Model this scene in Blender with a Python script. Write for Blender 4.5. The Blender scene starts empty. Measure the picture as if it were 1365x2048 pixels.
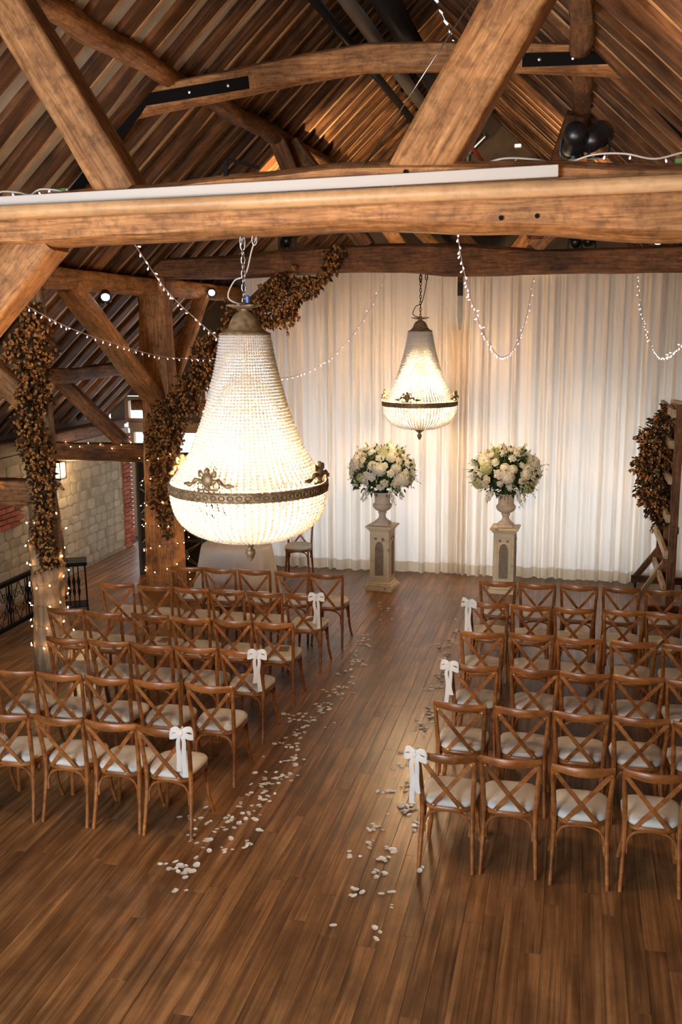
import bpy, math, random
from mathutils import Vector, Matrix, noise
sc = bpy.context.scene
PI = math.pi
random.seed(7)

# ------------------------------------------------------------------ camera
CAM = Vector((0.0, 0.0, 3.7069))
_pitch, _roll, _yaw, FPX = 0.188403, -0.0076509, 0.2344817, 1960.1
_fw = Vector((-math.sin(_yaw)*math.cos(_pitch), math.cos(_yaw)*math.cos(_pitch), -math.sin(_pitch)))
_r0 = Vector((math.cos(_yaw), math.sin(_yaw), 0)); _u0 = _r0.cross(_fw)
CR = _r0*math.cos(_roll) + _u0*math.sin(_roll); CU = -_r0*math.sin(_roll) + _u0*math.cos(_roll); CF = _fw
cam_data = bpy.data.cameras.new('camera'); cam = bpy.data.objects.new('camera', cam_data)
sc.collection.objects.link(cam)
cam.matrix_world = Matrix(((CR.x, CU.x, -CF.x, CAM.x), (CR.y, CU.y, -CF.y, CAM.y), (CR.z, CU.z, -CF.z, CAM.z), (0, 0, 0, 1)))
cam_data.sensor_fit = 'VERTICAL'; cam_data.sensor_height = 36.0; cam_data.lens = FPX/2048*36
cam_data.clip_end = 200; cam_data.clip_start = 0.05
sc.camera = cam

def ray(px, py): return CR*((px-682.5)/FPX) - CU*((py-1024)/FPX) + CF
def atz(px, py, z=0.0):                      # a measured spot of the photograph on a level of the building
    d = ray(px, py); return CAM + d*((z-CAM.z)/d.z)
def aty(px, py, y):
    d = ray(px, py); return CAM + d*(y/d.y)
def topx(p):
    d = Vector(p)-CAM; z = d.dot(CF)
    return 682.5+FPX*d.dot(CR)/z, 1024-FPX*d.dot(CU)/z, z

# ------------------------------------------------------------------ world, exposure, daylight
sc.view_settings.view_transform = 'Standard'; sc.view_settings.look = 'None'
sc.view_settings.gamma = 1.0; sc.view_settings.use_curve_mapping = False
sc.view_settings.exposure = 0.6
world = bpy.data.worlds.new('world'); sc.world = world; world.use_nodes = True
bg = world.node_tree.nodes['Background']; bg.inputs[0].default_value = (0.75, 0.86, 1.0, 1); bg.inputs[1].default_value = 1.0
sc.cycles.max_bounces = 6; sc.cycles.diffuse_bounces = 3; sc.cycles.glossy_bounces = 2
sc.cycles.transmission_bounces = 6; sc.cycles.transparent_max_bounces = 10; sc.cycles.adaptive_threshold = 0.2; sc.cycles.use_light_tree = True
sc.cycles.sample_clamp_indirect = 6.0; sc.cycles.use_denoising = True
sc.cycles.caustics_reflective = False; sc.cycles.caustics_refractive = False

def light(name, kind, loc, energy, color, target=None, **kw):
    d = bpy.data.lights.new(name, kind); d.energy = energy; d.color = color
    for k, v in kw.items(): setattr(d, k, v)
    o = bpy.data.objects.new(name, d); sc.collection.objects.link(o); o.location = loc
    if target is not None:
        o.rotation_euler = (Vector(target)-Vector(loc)).to_track_quat('-Z', 'Y').to_euler()
    return o
DAY = (0.80, 0.90, 1.0); WARM = (1.0, 0.66, 0.34)
# daylight through the window of the wall behind the gallery
light('gallery_window_daylight', 'AREA', (-4.0, -2.8, 3.45), 420, DAY, (-2.4, 6.0, 0.2), shape='RECTANGLE', size=3.0, size_y=2.2)
light('gallery_door_daylight', 'AREA', (-2.9, -2.8, 1.25), 130, DAY, (-2.6, 6.5, 0.2), shape='RECTANGLE', size=2.0, size_y=2.1)
# daylight through the glazed wall behind the curtain and at the end of the aisle
light('curtain_window_daylight', 'AREA', (-1.3, 16.30, 1.25), 205, DAY, (-1.3, 10, 1.0), shape='RECTANGLE', size=5.6, size_y=2.2)
light('aisle_window_daylight', 'AREA', (-6.4, 16.5, 1.5), 65, DAY, (-6.2, 10, 1.0), shape='RECTANGLE', size=2.6, size_y=3.0)

# ------------------------------------------------------------------ materials
MATS = {}
def newmat(name):
    m = bpy.data.materials.new(name); m.use_nodes = True; nt = m.node_tree
    b = nt.nodes['Principled BSDF']; MATS[name] = m
    return m, nt, b
def nd(nt, t, **kw):
    n = nt.nodes.new(t)
    for k, v in kw.items(): setattr(n, k, v)
    return n
def ramp(nt, stops, fac):
    r = nd(nt, 'ShaderNodeValToRGB'); e = r.color_ramp.elements
    while len(e) < len(stops): e.new(0.5)
    for i, (p, c) in enumerate(stops): e[i].position = p; e[i].color = (*c, 1)
    nt.links.new(fac, r.inputs[0]); return r.outputs[0]
def flat(name, col, rough=0.5, metal=0.0, emit=None, es=1.0, spec=0.5, alpha=None):
    m, nt, b = newmat(name)
    b.inputs['Base Color'].default_value = (*col, 1); b.inputs['Roughness'].default_value = rough
    b.inputs['Metallic'].default_value = metal; b.inputs['Specular IOR Level'].default_value = spec
    if emit: b.inputs['Emission Color'].default_value = (*emit, 1); b.inputs['Emission Strength'].default_value = es
    return m
def wood(name, dark, mid, light_, scale=(1.3, 16, 16), rough=0.6, bump=0.35, rnd=0.25, blotch=0.5, spec=0.4, bdist=0.01, pit=0.15):
    """grain runs along the local X of every timber"""
    m, nt, b = newmat(name); L = nt.links.new
    tc = nd(nt, 'ShaderNodeTexCoord'); oi = nd(nt, 'ShaderNodeObjectInfo')
    off = nd(nt, 'ShaderNodeVectorMath', operation='SCALE'); off.inputs[0].default_value = (37, 19, 53); L(oi.outputs['Random'], off.inputs['Scale'])
    add = nd(nt, 'ShaderNodeVectorMath', operation='ADD'); L(tc.outputs['Object'], add.inputs[0]); L(off.outputs[0], add.inputs[1])
    mp = nd(nt, 'ShaderNodeMapping'); mp.inputs['Scale'].default_value = scale; L(add.outputs[0], mp.inputs[0])
    n1 = nd(nt, 'ShaderNodeTexNoise'); n1.inputs['Scale'].default_value = 1.6; n1.inputs['Detail'].default_value = 5; n1.inputs['Roughness'].default_value = 0.62; n1.inputs['Distortion'].default_value = 0.6
    L(mp.outputs[0], n1.inputs['Vector'])
    n2 = nd(nt, 'ShaderNodeTexNoise'); n2.inputs['Scale'].default_value = 2.3; n2.inputs['Detail'].default_value = 2
    L(add.outputs[0], n2.inputs['Vector'])
    col = ramp(nt, [(0.30, dark), (0.5, mid), (0.70, light_)], n1.outputs['Fac'])
    n3 = nd(nt, 'ShaderNodeTexNoise'); n3.inputs['Scale'].default_value = 16; n3.inputs['Detail'].default_value = 2; n3.inputs['Roughness'].default_value = 0.7
    L(add.outputs[0], n3.inputs['Vector'])
    pit_ = ramp(nt, [(0.33, (1-pit,)*3), (0.52, (1.0,)*3), (0.75, (1+pit*.4,)*3)], n3.outputs['Fac'])
    mp_ = nd(nt, 'ShaderNodeMix', data_type='RGBA', blend_type='MULTIPLY'); mp_.inputs[0].default_value = 1.0
    L(col, mp_.inputs[6]); L(pit_, mp_.inputs[7]); col = mp_.outputs[2]
    bl = ramp(nt, [(0.32, (1-blotch,)*3), (0.62, (1.08,)*3)], n2.outputs['Fac'])
    mx = nd(nt, 'ShaderNodeMix', data_type='RGBA', blend_type='MULTIPLY'); mx.inputs[0].default_value = 1.0
    L(col, mx.inputs[6]); L(bl, mx.inputs[7])
    rv = nd(nt, 'ShaderNodeMapRange'); rv.inputs[3].default_value = 1-rnd; rv.inputs[4].default_value = 1+rnd; L(oi.outputs['Random'], rv.inputs[0])
    hs = nd(nt, 'ShaderNodeHueSaturation'); L(rv.outputs[0], hs.inputs['Value']); L(mx.outputs[2], hs.inputs['Color'])
    L(hs.outputs[0], b.inputs['Base Color'])
    b.inputs['Roughness'].default_value = rough; b.inputs['Specular IOR Level'].default_value = spec
    if not bump: return m
    bp = nd(nt, 'ShaderNodeBump'); bp.inputs['Strength'].default_value = bump; bp.inputs['Distance'].default_value = bdist
    L(n1.outputs['Fac'], bp.inputs['Height']); L(bp.outputs[0], b.inputs['Normal'])
    return m
def mottled(name, stops, scale=5.0, rough=0.8, bump=0.3, detail=6, spec=0.3, bdist=0.01, rnd=0.0, coord='Object'):
    m, nt, b = newmat(name); L = nt.links.new
    tc = nd(nt, 'ShaderNodeTexCoord'); oi = nd(nt, 'ShaderNodeObjectInfo')
    off = nd(nt, 'ShaderNodeVectorMath', operation='SCALE'); off.inputs[0].default_value = (31, 17, 11); L(oi.outputs['Random'], off.inputs['Scale'])
    add = nd(nt, 'ShaderNodeVectorMath', operation='ADD'); L(tc.outputs[coord], add.inputs[0]); L(off.outputs[0], add.inputs[1])
    n = nd(nt, 'ShaderNodeTexNoise'); n.inputs['Scale'].default_value = scale; n.inputs['Detail'].default_value = detail
    L(add.outputs[0], n.inputs['Vector'])
    c = ramp(nt, stops, n.outputs['Fac'])
    rv = nd(nt, 'ShaderNodeMapRange'); rv.inputs[3].default_value = 1-rnd; rv.inputs[4].default_value = 1+rnd; L(oi.outputs['Random'], rv.inputs[0])
    hs = nd(nt, 'ShaderNodeHueSaturation'); L(rv.outputs[0], hs.inputs['Value']); L(c, hs.inputs['Color'])
    L(hs.outputs[0], b.inputs['Base Color']); b.inputs['Roughness'].default_value = rough; b.inputs['Specular IOR Level'].default_value = spec
    if not bump: return m
    bp = nd(nt, 'ShaderNodeBump'); bp.inputs['Strength'].default_value = bump; bp.inputs['Distance'].default_value = bdist
    L(n.outputs['Fac'], bp.inputs['Height']); L(bp.outputs[0], b.inputs['Normal'])
    return m
def sheer(name, col, trans=0.5, clear=0.0, gloss=0.0, tcol=None):
    m, nt, b = newmat(name); L = nt.links.new
    out = nt.nodes['Material Output']; nt.nodes.remove(b)
    d = nd(nt, 'ShaderNodeBsdfDiffuse'); d.inputs[0].default_value = (*col, 1)
    t = nd(nt, 'ShaderNodeBsdfTranslucent'); t.inputs[0].default_value = (*(tcol or col), 1)
    mx = nd(nt, 'ShaderNodeMixShader'); mx.inputs[0].default_value = trans; L(d.outputs[0], mx.inputs[1]); L(t.outputs[0], mx.inputs[2]); last = mx
    if gloss:
        g = nd(nt, 'ShaderNodeBsdfGlossy'); g.inputs[0].default_value = (1, 1, 1, 1); g.inputs['Roughness'].default_value = 0.15
        m2 = nd(nt, 'ShaderNodeMixShader'); m2.inputs[0].default_value = gloss; L(last.outputs[0], m2.inputs[1]); L(g.outputs[0], m2.inputs[2]); last = m2
    if clear:
        c = nd(nt, 'ShaderNodeBsdfTransparent'); c.inputs[0].default_value = (1, 1, 1, 1)
        m3 = nd(nt, 'ShaderNodeMixShader'); m3.inputs[0].default_value = clear; L(last.outputs[0], m3.inputs[1]); L(c.outputs[0], m3.inputs[2]); last = m3
    L(last.outputs[0], out.inputs[0]); return m

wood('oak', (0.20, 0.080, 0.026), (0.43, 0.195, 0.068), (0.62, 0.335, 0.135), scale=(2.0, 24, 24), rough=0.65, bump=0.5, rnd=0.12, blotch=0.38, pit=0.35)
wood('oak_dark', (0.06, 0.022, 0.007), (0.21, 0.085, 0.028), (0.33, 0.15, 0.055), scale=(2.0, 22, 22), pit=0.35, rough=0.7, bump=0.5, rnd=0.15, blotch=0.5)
wood('oak_grey', (0.10, 0.055, 0.028), (0.27, 0.17, 0.095), (0.40, 0.28, 0.18), scale=(1.5, 12, 12), rough=0.8, bump=0.8, rnd=0.05, blotch=0.4, bdist=0.02)
wood('rafter_wood', (0.045, 0.018, 0.007), (0.17, 0.070, 0.025), (0.30, 0.14, 0.052), scale=(0.8, 9, 9), rough=0.75, bump=0, rnd=0.35, blotch=0.65)
wood('batten_wood', (0.36, 0.20, 0.09), (0.52, 0.31, 0.15), (0.62, 0.40, 0.22), rough=0.6, bump=0, rnd=0.12, blotch=0.2)
wood('handrail_wood', (0.50, 0.27, 0.12), (0.64, 0.38, 0.18), (0.72, 0.46, 0.25), scale=(0.7, 10, 10), rough=0.42, bump=0, rnd=0.02, blotch=0.18)
wood('chair_wood', (0.16, 0.046, 0.010), (0.29, 0.096, 0.022), (0.41, 0.16, 0.043), scale=(3, 9, 9), rough=0.32, bump=0, rnd=0.16, blotch=0.25, spec=0.5)
wood('floor_wood', (0.092, 0.037, 0.012), (0.215, 0.096, 0.034), (0.40, 0.205, 0.082), scale=(0.55, 15, 15), rough=0.34, bump=0, rnd=0.14, blotch=0.40, pit=0.12, spec=0.5, bdist=0.004)
wood('pale_wood', (0.36, 0.25, 0.14), (0.5, 0.37, 0.22), (0.6, 0.46, 0.29), rough=0.6, bump=0, rnd=0.15, blotch=0.3)
flat('floor_gap', (0.03, 0.015, 0.008), 0.8)
mottled('plaster', [(0.3, (0.56, 0.55, 0.53)), (0.7, (0.72, 0.71, 0.69))], 3, 0.9, 0, detail=3)
mottled('stone', [(0.3, (0.30, 0.235, 0.15)), (0.5, (0.43, 0.35, 0.24)), (0.72, (0.52, 0.44, 0.32))], 3, 0.9, 0.3, rnd=0.04)
mottled('mortar', [(0.3, (0.30, 0.235, 0.155)), (0.7, (0.40, 0.33, 0.23))], 14, 0.95, 0.4)
mottled('brick', [(0.3, (0.30, 0.075, 0.04)), (0.7, (0.46, 0.14, 0.075))], 9, 0.85, 0.4, rnd=0.3)
mottled('white_mortar', [(0.3, (0.55, 0.5, 0.45)), (0.7, (0.68, 0.64, 0.58))], 12, 0.9, 0.3)
mottled('dark_wall', [(0.3, (0.10, 0.07, 0.05)), (0.7, (0.17, 0.12, 0.08))], 3, 0.9, 0.2)
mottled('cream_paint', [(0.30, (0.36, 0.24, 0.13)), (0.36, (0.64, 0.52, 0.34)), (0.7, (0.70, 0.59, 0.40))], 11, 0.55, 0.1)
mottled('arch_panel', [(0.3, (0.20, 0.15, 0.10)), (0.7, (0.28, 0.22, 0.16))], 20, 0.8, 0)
mottled('urn_stone', [(0.3, (0.56, 0.44, 0.33)), (0.7, (0.70, 0.58, 0.45))], 9, 0.75, 0.15)
mottled('seat_fabric', [(0.3, (0.56, 0.52, 0.46)), (0.7, (0.68, 0.64, 0.58))], 7, 0.9, 0, rnd=0.05, detail=2)
mottled('bronze', [(0.3, (0.12, 0.075, 0.035)), (0.6, (0.30, 0.215, 0.12)), (0.8, (0.42, 0.34, 0.22))], 26, 0.5, 0.5, spec=0.5, bdist=0.004)
MATS['bronze'].node_tree.nodes['Principled BSDF'].inputs['Metallic'].default_value = 0.35
flat('black_iron', (0.006, 0.005, 0.005), 0.75, spec=0.12)
flat('black_plastic', (0.010, 0.010, 0.011), 0.35)
flat('screen_metal', (0.055, 0.065, 0.07), 0.45, 0.3)
flat('screen_bar', (0.40, 0.36, 0.27), 0.45, 0.2)
flat('screen_backing', (0.02, 0.02, 0.02), 0.9)
flat('steel', (0.45, 0.45, 0.46), 0.25, 1.0)
flat('galvanised', (0.30, 0.27, 0.24), 0.4, 0.8)
flat('rail_white', (0.60, 0.57, 0.53), 0.5)
flat('brass', (0.62, 0.42, 0.16), 0.35, 0.8)
flat('red_pipe', (0.30, 0.035, 0.02), 0.5)
flat('green_tag', (0.10, 0.22, 0.05), 0.6)
flat('blue_plug', (0.02, 0.07, 0.35), 0.4)
flat('white_plastic', (0.62, 0.62, 0.60), 0.4)
flat('cable_white', (0.55, 0.50, 0.44), 0.5)
flat('card', (0.27, 0.15, 0.07), 0.8)
flat('oak_frame', (0.34, 0.18, 0.075), 0.6)
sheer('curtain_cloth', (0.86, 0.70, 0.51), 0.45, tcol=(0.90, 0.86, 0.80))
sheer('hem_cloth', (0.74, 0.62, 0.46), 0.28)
sheer('ribbon', (0.90, 0.88, 0.84), 0.35)
sheer('table_linen', (0.72, 0.66, 0.60), 0.12)
sheer('bead_glass', (0.77, 0.765, 0.765), 0.45, gloss=0.08)
sheer('petal_white', (0.86, 0.84, 0.78), 0.25)
sheer('flower_white', (0.90, 0.86, 0.74), 0.25)
sheer('flower_cream', (0.86, 0.79, 0.60), 0.25)
sheer('flower_green', (0.60, 0.62, 0.32), 0.25)
sheer('foliage', (0.045, 0.085, 0.035), 0.2)
sheer('foliage_pale', (0.16, 0.21, 0.10), 0.2)
sheer('glass_pane', (0.9, 0.95, 1.0), 0.5, clear=0.93, gloss=0.3)
mottled('hop_cone', [(0.32, (0.14, 0.045, 0.010)), (0.5, (0.40, 0.16, 0.038)), (0.66, (0.60, 0.31, 0.10))], 24, 0.85, 0.0, detail=2)
wood('roof_board', (0.04, 0.016, 0.007), (0.12, 0.052, 0.020), (0.2, 0.095, 0.038), bump=0)
mottled('hop_leaf', [(0.35, (0.022, 0.011, 0.004)), (0.65, (0.10, 0.045, 0.014))], 9, 0.85, 0.0, detail=2)
mottled('hop_green', [(0.35, (0.09, 0.085, 0.025)), (0.65, (0.24, 0.20, 0.07))], 20, 0.85, 0.0, detail=2)
flat('hop_stem', (0.10, 0.055, 0.022), 0.8)
flat('bulb_pink', (1, 0.9, 0.9), 0.3, emit=(1.0, 0.50, 0.68), es=1.7)
flat('bulb_warm', (1, 0.9, 0.8), 0.3, emit=(1.0, 0.60, 0.25), es=60.0)
flat('bulb_white', (1, 0.95, 0.9), 0.3, emit=(1.0, 0.80, 0.66), es=1.8)
flat('lamp_bulb', (1, 0.95, 0.9), 0.3, emit=(1.0, 0.80, 0.55), es=25.0)
flat('lens_lit', (1, 1, 1), 0.3, emit=(0.95, 1.0, 1.0), es=4.0)
flat('lens_warm', (1, 1, 1), 0.3, emit=(1.0, 0.85, 0.6), es=6.0)
flat('lantern_glass', (0.9, 0.8, 0.5), 0.3, emit=(1.0, 0.76, 0.34), es=2.2)
for _m in bpy.data.materials:
    if any(k in _m.name for k in ('bulb_pink', 'bulb_white', 'lamp_bulb', 'lens', 'lantern')): _m.cycles.emission_sampling = 'NONE'
# ------------------------------------------------------------------ geometry helpers
class G:
    """collects vertices and faces for ONE mesh"""
    def __init__(s): s.v = []; s.f = []; s.m = []; s.mi = 0
    def add(s, vs, fs, mi=None):
        o = len(s.v); s.v += [tuple(v) for v in vs]; s.f += [tuple(i+o for i in f) for f in fs]
        s.m += [s.mi if mi is None else mi]*len(fs); return s
    def merge(s, g, M=None):
        vs = g.v if M is None else [tuple(M @ Vector(v)) for v in g.v]
        o = len(s.v); s.v += vs; s.f += [tuple(i+o for i in f) for f in g.f]; s.m += g.m; return s
    def box(s, c, d, M=None, mi=None):
        x, y, z = d[0]/2, d[1]/2, d[2]/2; c = Vector(c)
        vs = [Vector((a*x, b*y, e*z)) for a in (-1, 1) for b in (-1, 1) for e in (-1, 1)]
        vs = [(M @ v if M else v)+c for v in vs]
        return s.add(vs, [(0, 1, 3, 2), (4, 6, 7, 5), (0, 4, 5, 1), (2, 3, 7, 6), (0, 2, 6, 4), (1, 5, 7, 3)], mi)
    def bbox(s, c, d, b=0.004, mi=None):
        """box with chamfered vertical and horizontal edges"""
        x, y, z = d[0]/2, d[1]/2, d[2]/2; b = min(b, x*.9, y*.9, z*.9); c = Vector(c); vs = []
        for (zz, k) in ((-z, b), (-z+b, 0), (z-b, 0), (z, b)):
            a, e = x-k, y-k
            for (p, q) in ((a, e-b), (a-b, e), (-a+b, e), (-a, e-b), (-a, -e+b), (-a+b, -e), (a-b, -e), (a, -e+b)): vs.append(Vector((p, q, zz))+c)
        fs = [tuple(range(7, -1, -1)), tuple(range(24, 32))]
        for r in range(3):
            for i in range(8): fs.append((r*8+i, r*8+(i+1) % 8, r*8+8+(i+1) % 8, r*8+8+i))
        return s.add(vs, fs, mi)
    def tube(s, pts, rad, n=8, cap=True, closed=False, mi=None, flat_=None):
        pts = [Vector(p) for p in pts]; N = len(pts)
        rads = rad if isinstance(rad, (list, tuple)) else [rad]*N
        vs = []; up = None
        for i, p in enumerate(pts):
            if closed: t = (pts[(i+1) % N]-pts[i-1])
            else: t = pts[min(i+1, N-1)]-pts[max(i-1, 0)]
            if t.length < 1e-9: t = Vector((0, 0, 1))
            t.normalize()
            if up is None:
                up = Vector((0, 0, 1)) if abs(t.z) < .9 else Vector((1, 0, 0))
            a = up - t*up.dot(t)
            if a.length < 1e-6: a = t.orthogonal()
            a.normalize(); up = a; b = t.cross(a)
            for k in range(n):
                w = 2*PI*k/n
                if flat_: vs.append(p+a*math.cos(w)*flat_[1]+b*math.sin(w)*flat_[0])
                else: vs.append(p+(a*math.cos(w)+b*math.sin(w))*rads[i])
        fs = []
        for i in range(N if closed else N-1):
            j = (i+1) % N
            for k in range(n): fs.append((i*n+k, i*n+(k+1) % n, j*n+(k+1) % n, j*n+k))
        if cap and not closed: fs += [tuple(range(n-1, -1, -1)), tuple(range((N-1)*n, N*n))]
        return s.add(vs, fs, mi)
    def lathe(s, prof, n=24, c=(0, 0, 0), mi=None, rfun=None):
        vs = []; fs = []; c = Vector(c)
        for (r, z) in prof:
            for k in range(n):
                w = 2*PI*k/n; rr = r*(rfun(w, z) if rfun else 1); vs.append(c+Vector((rr*math.cos(w), rr*math.sin(w), z)))
        for i in range(len(prof)-1):
            for k in range(n): fs.append((i*n+k, i*n+(k+1) % n, (i+1)*n+(k+1) % n, (i+1)*n+k))
        return s.add(vs, fs, mi)
    def prism(s, outline, z0, z1, mi=None):
        n = len(outline); vs = [(x, y, z0) for x, y in outline]+[(x, y, z1) for x, y in outline]
        fs = [tuple(range(n-1, -1, -1)), tuple(range(n, 2*n))]+[(i, (i+1) % n, n+(i+1) % n, n+i) for i in range(n)]
        return s.add(vs, fs, mi)
    def ball(s, c, r, n=8, m=5, mi=None, sq=(1, 1, 1)):
        c = Vector(c); vs = [c+Vector((0, 0, r*sq[2]))]
        for i in range(1, m):
            t = PI*i/m
            for k in range(n):
                w = 2*PI*k/n; vs.append(c+Vector((r*sq[0]*math.sin(t)*math.cos(w), r*sq[1]*math.sin(t)*math.sin(w), r*sq[2]*math.cos(t))))
        vs.append(c-Vector((0, 0, r*sq[2]))); L = len(vs)-1; fs = [(0, 1+k, 1+(k+1) % n) for k in range(n)]
        for i in range(m-2):
            for k in range(n): a = 1+i*n; fs.append((a+k, a+n+k, a+n+(k+1) % n, a+(k+1) % n))
        a = 1+(m-2)*n
        fs += [(a+k, L, a+(k+1) % n) for k in range(n)]
        return s.add(vs, fs, mi)
    def mesh(s, name, mats, smooth=False):
        me = bpy.data.meshes.new(name); me.from_pydata(s.v, [], s.f)
        for m in (mats if isinstance(mats, (list, tuple)) else [mats]): me.materials.append(MATS[m])
        if any(s.m): me.polygons.foreach_set('material_index', s.m)
        if smooth: me.polygons.foreach_set('use_smooth', [True]*len(me.polygons))
        me.update(); return me

COL = sc.collection
def link(name, me, parent=None, M=None):
    o = bpy.data.objects.new(name, me); COL.objects.link(o)
    if parent is not None: o.parent = parent
    if M is not None: o.matrix_local = M
    return o
def obj(name, g, mat, parent=None, M=None, smooth=False):
    return link(name, g.mesh(name, mat, smooth), parent, M)
def tag(o, label=None, cat=None, group=None, kind=None):
    if label: o['label'] = label
    if cat: o['category'] = cat
    if group: o['group'] = group
    if kind: o['kind'] = kind
    return o
def thing(name, loc, label, cat, group=None, rz=0.0):
    o = bpy.data.objects.new(name, None); COL.objects.link(o); o.empty_display_size = 0.1
    o.location = loc; o.rotation_euler = (0, 0, rz); return tag(o, label, cat, group)
def copy_tree(o, parent=None):
    c = o.copy(); COL.objects.link(c); c.parent = parent
    for ch in list(o.children): copy_tree(ch, c)
    return c
def frame(p0, p1, up=(0, 0, 1)):
    """local X from p0 to p1, Z towards up"""
    p0, p1 = Vector(p0), Vector(p1); x = (p1-p0).normalized(); z = Vector(up)-x*Vector(up).dot(x)
    if z.length < 1e-4: z = x.orthogonal()
    z.normalize(); y = z.cross(x)
    return Matrix(((x.x, y.x, z.x, p0.x), (x.y, y.y, z.y, p0.y), (x.z, y.z, z.z, p0.z), (0, 0, 0, 1)))
def hewn(length, w, h, seed=0, wob=0.012, nseg=None, rnd=0.25, taper=(1, 1), bow=0.0, bowy=0.0):
    """rough-hewn timber along +X, section w (Y) by h (Z), with waney edges"""
    g = G(); nseg = nseg or max(6, int(length/0.16)); vs = []; sec = []
    k = rnd*min(w, h)/2
    for (sy, sz) in ((1, 1), (-1, 1), (-1, -1), (1, -1)):
        a = (sy*w/2, sz*(h/2-k)); b = (sy*(w/2-k), sz*h/2); m = (sy*(w/2-k*.3), sz*(h/2-k*.3))
        sec += [a, m, b] if sy*sz > 0 else [b, m, a]
    n = len(sec)
    for i in range(nseg+1):
        t = i/nseg; x = t*length; tp = taper[0]+(taper[1]-taper[0])*t
        bz = bow*math.sin(PI*t); by = bowy*math.sin(PI*t)
        oy = noise.noise(Vector((x*1.1, seed*7.3, 1.7)))*wob*1.2; oz = noise.noise(Vector((x*1.1, seed*3.1, 9.2)))*wob*1.2
        for j, (y, z) in enumerate(sec):
            d = 1+noise.noise(Vector((x*2.6, y*9+seed*5.1, z*9)))*wob*5/max(w, h)*.35
            vs.append((x, y*tp*d+oy+by, z*tp*d+oz+bz))
    fs = []
    for i in range(nseg):
        for j in range(n): fs.append((i*n+j, i*n+n+j, i*n+n+(j+1) % n, i*n+(j+1) % n))
    fs += [tuple(range(n)), tuple(range(nseg*n+n-1, nseg*n-1, -1))]
    fs = [tuple(reversed(f)) for f in fs]
    return g.add(vs, fs)
def timber(name, p0, p1, w, h, mat, label=None, cat=None, seed=0, up=(0, 0, 1), parent=None, group=None, **kw):
    g = hewn((Vector(p1)-Vector(p0)).length, w, h, seed, **kw)
    o = obj(name, g, mat, parent, frame(p0, p1, up), smooth=False)
    me = o.data; me.polygons.foreach_set('use_smooth', [len(p.vertices) == 4 for p in me.polygons])
    me.set_sharp_from_angle(angle=math.radians(50))
    if label: tag(o, label, cat, group)
    return o
def spline(pts, n=8):
    """Catmull-Rom through the points"""
    P = [Vector(p) for p in pts]; P = [P[0]*2-P[1]]+P+[P[-1]*2-P[-2]]; out = []
    for i in range(1, len(P)-2):
        a, b, c, d = P[i-1:i+3]
        for k in range(n):
            t = k/n; out.append(0.5*((2*b)+(c-a)*t+(2*a-5*b+4*c-d)*t*t+(3*b-a-3*c+d)*t**3))
    out.append(P[-2]); return out

# ------------------------------------------------------------------ the setting
XC = -1.95                 # ridge line
PX, PZ = -5.65, 4.40       # where the rafters' underside passes the arcade plate
SL = 0.933                 # roof slope
def roofz(x): return PZ+SL*((x-PX) if x < XC else (2*XC-x-PX))
RIDGE = roofz(XC)
XW0, XW1, Y0, YG = -7.45, 3.7, -3.0, 20.6
XE = -8.05                 # eaves
YE = 16.0                  # glazed wall at the far end of the aisle

floor = tag(obj('floor', G().box((-1.95, 8.0, -0.07), (12.2, 26.0, 0.10)), 'floor_gap'), kind='structure')
PW = 0.122; rng = random.Random(11); planks = []
for i in range(int(11.0/PW)):
    x = XW0+0.05+(i+.5)*PW; y = 2.2-rng.random()*1.8
    while y < YE-0.05:
        Ln = rng.uniform(1.3, 2.5); e = min(y+Ln, YE-.05)
        u, v, z = topx((x, max((y+e)/2, 3.9), 0))
        u0 = topx((x, max(y, 3.6), 0)); u1 = topx((x, max(e, 3.7), 0))
        area = abs((u1[1]-u0[1]))*PW/z*FPX
        vis = -60 < u < 1430 and u1[1] < 2100
        planks.append((-(area if vis else 0), x, y, e)); y = e
planks.sort()
rest = G(); plank_lib = []
for k in range(10):
    L_ = 1.3+1.2*k/9
    plank_lib.append((L_, G().bbox((0, 0, -0.011), (L_-0.0012, PW-0.0010, 0.022), 0.0012).mesh('plank', 'floor_wood')))
for n, (a, x, y, e) in enumerate(planks):
    L_ = e-y
    if n < 298:
        me = min(plank_lib, key=lambda q: abs(q[0]-L_))
        M = Matrix.Translation((x, (y+e)/2, 0.0005*((n*7) % 3-1))) @ Matrix.Rotation(PI/2, 4, 'Z') @ Matrix.Diagonal((L_/me[0], 1, 1, 1))
        link('plank', me[1].copy(), floor, M)
    else: rest.bbox(((y+e)/2, -x, -0.011), (L_-0.0012, PW-0.0010, 0.022), 0.0012)
tag(obj('plank_field', rest, 'floor_wood', floor, Matrix.Rotation(PI/2, 4, 'Z')), kind='stuff')
tag(obj('floor_gallery', G().box((-1.95, -0.4, -0.012), (11.4, 5.0, 0.02)), 'floor_wood', floor), kind='stuff')

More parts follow.
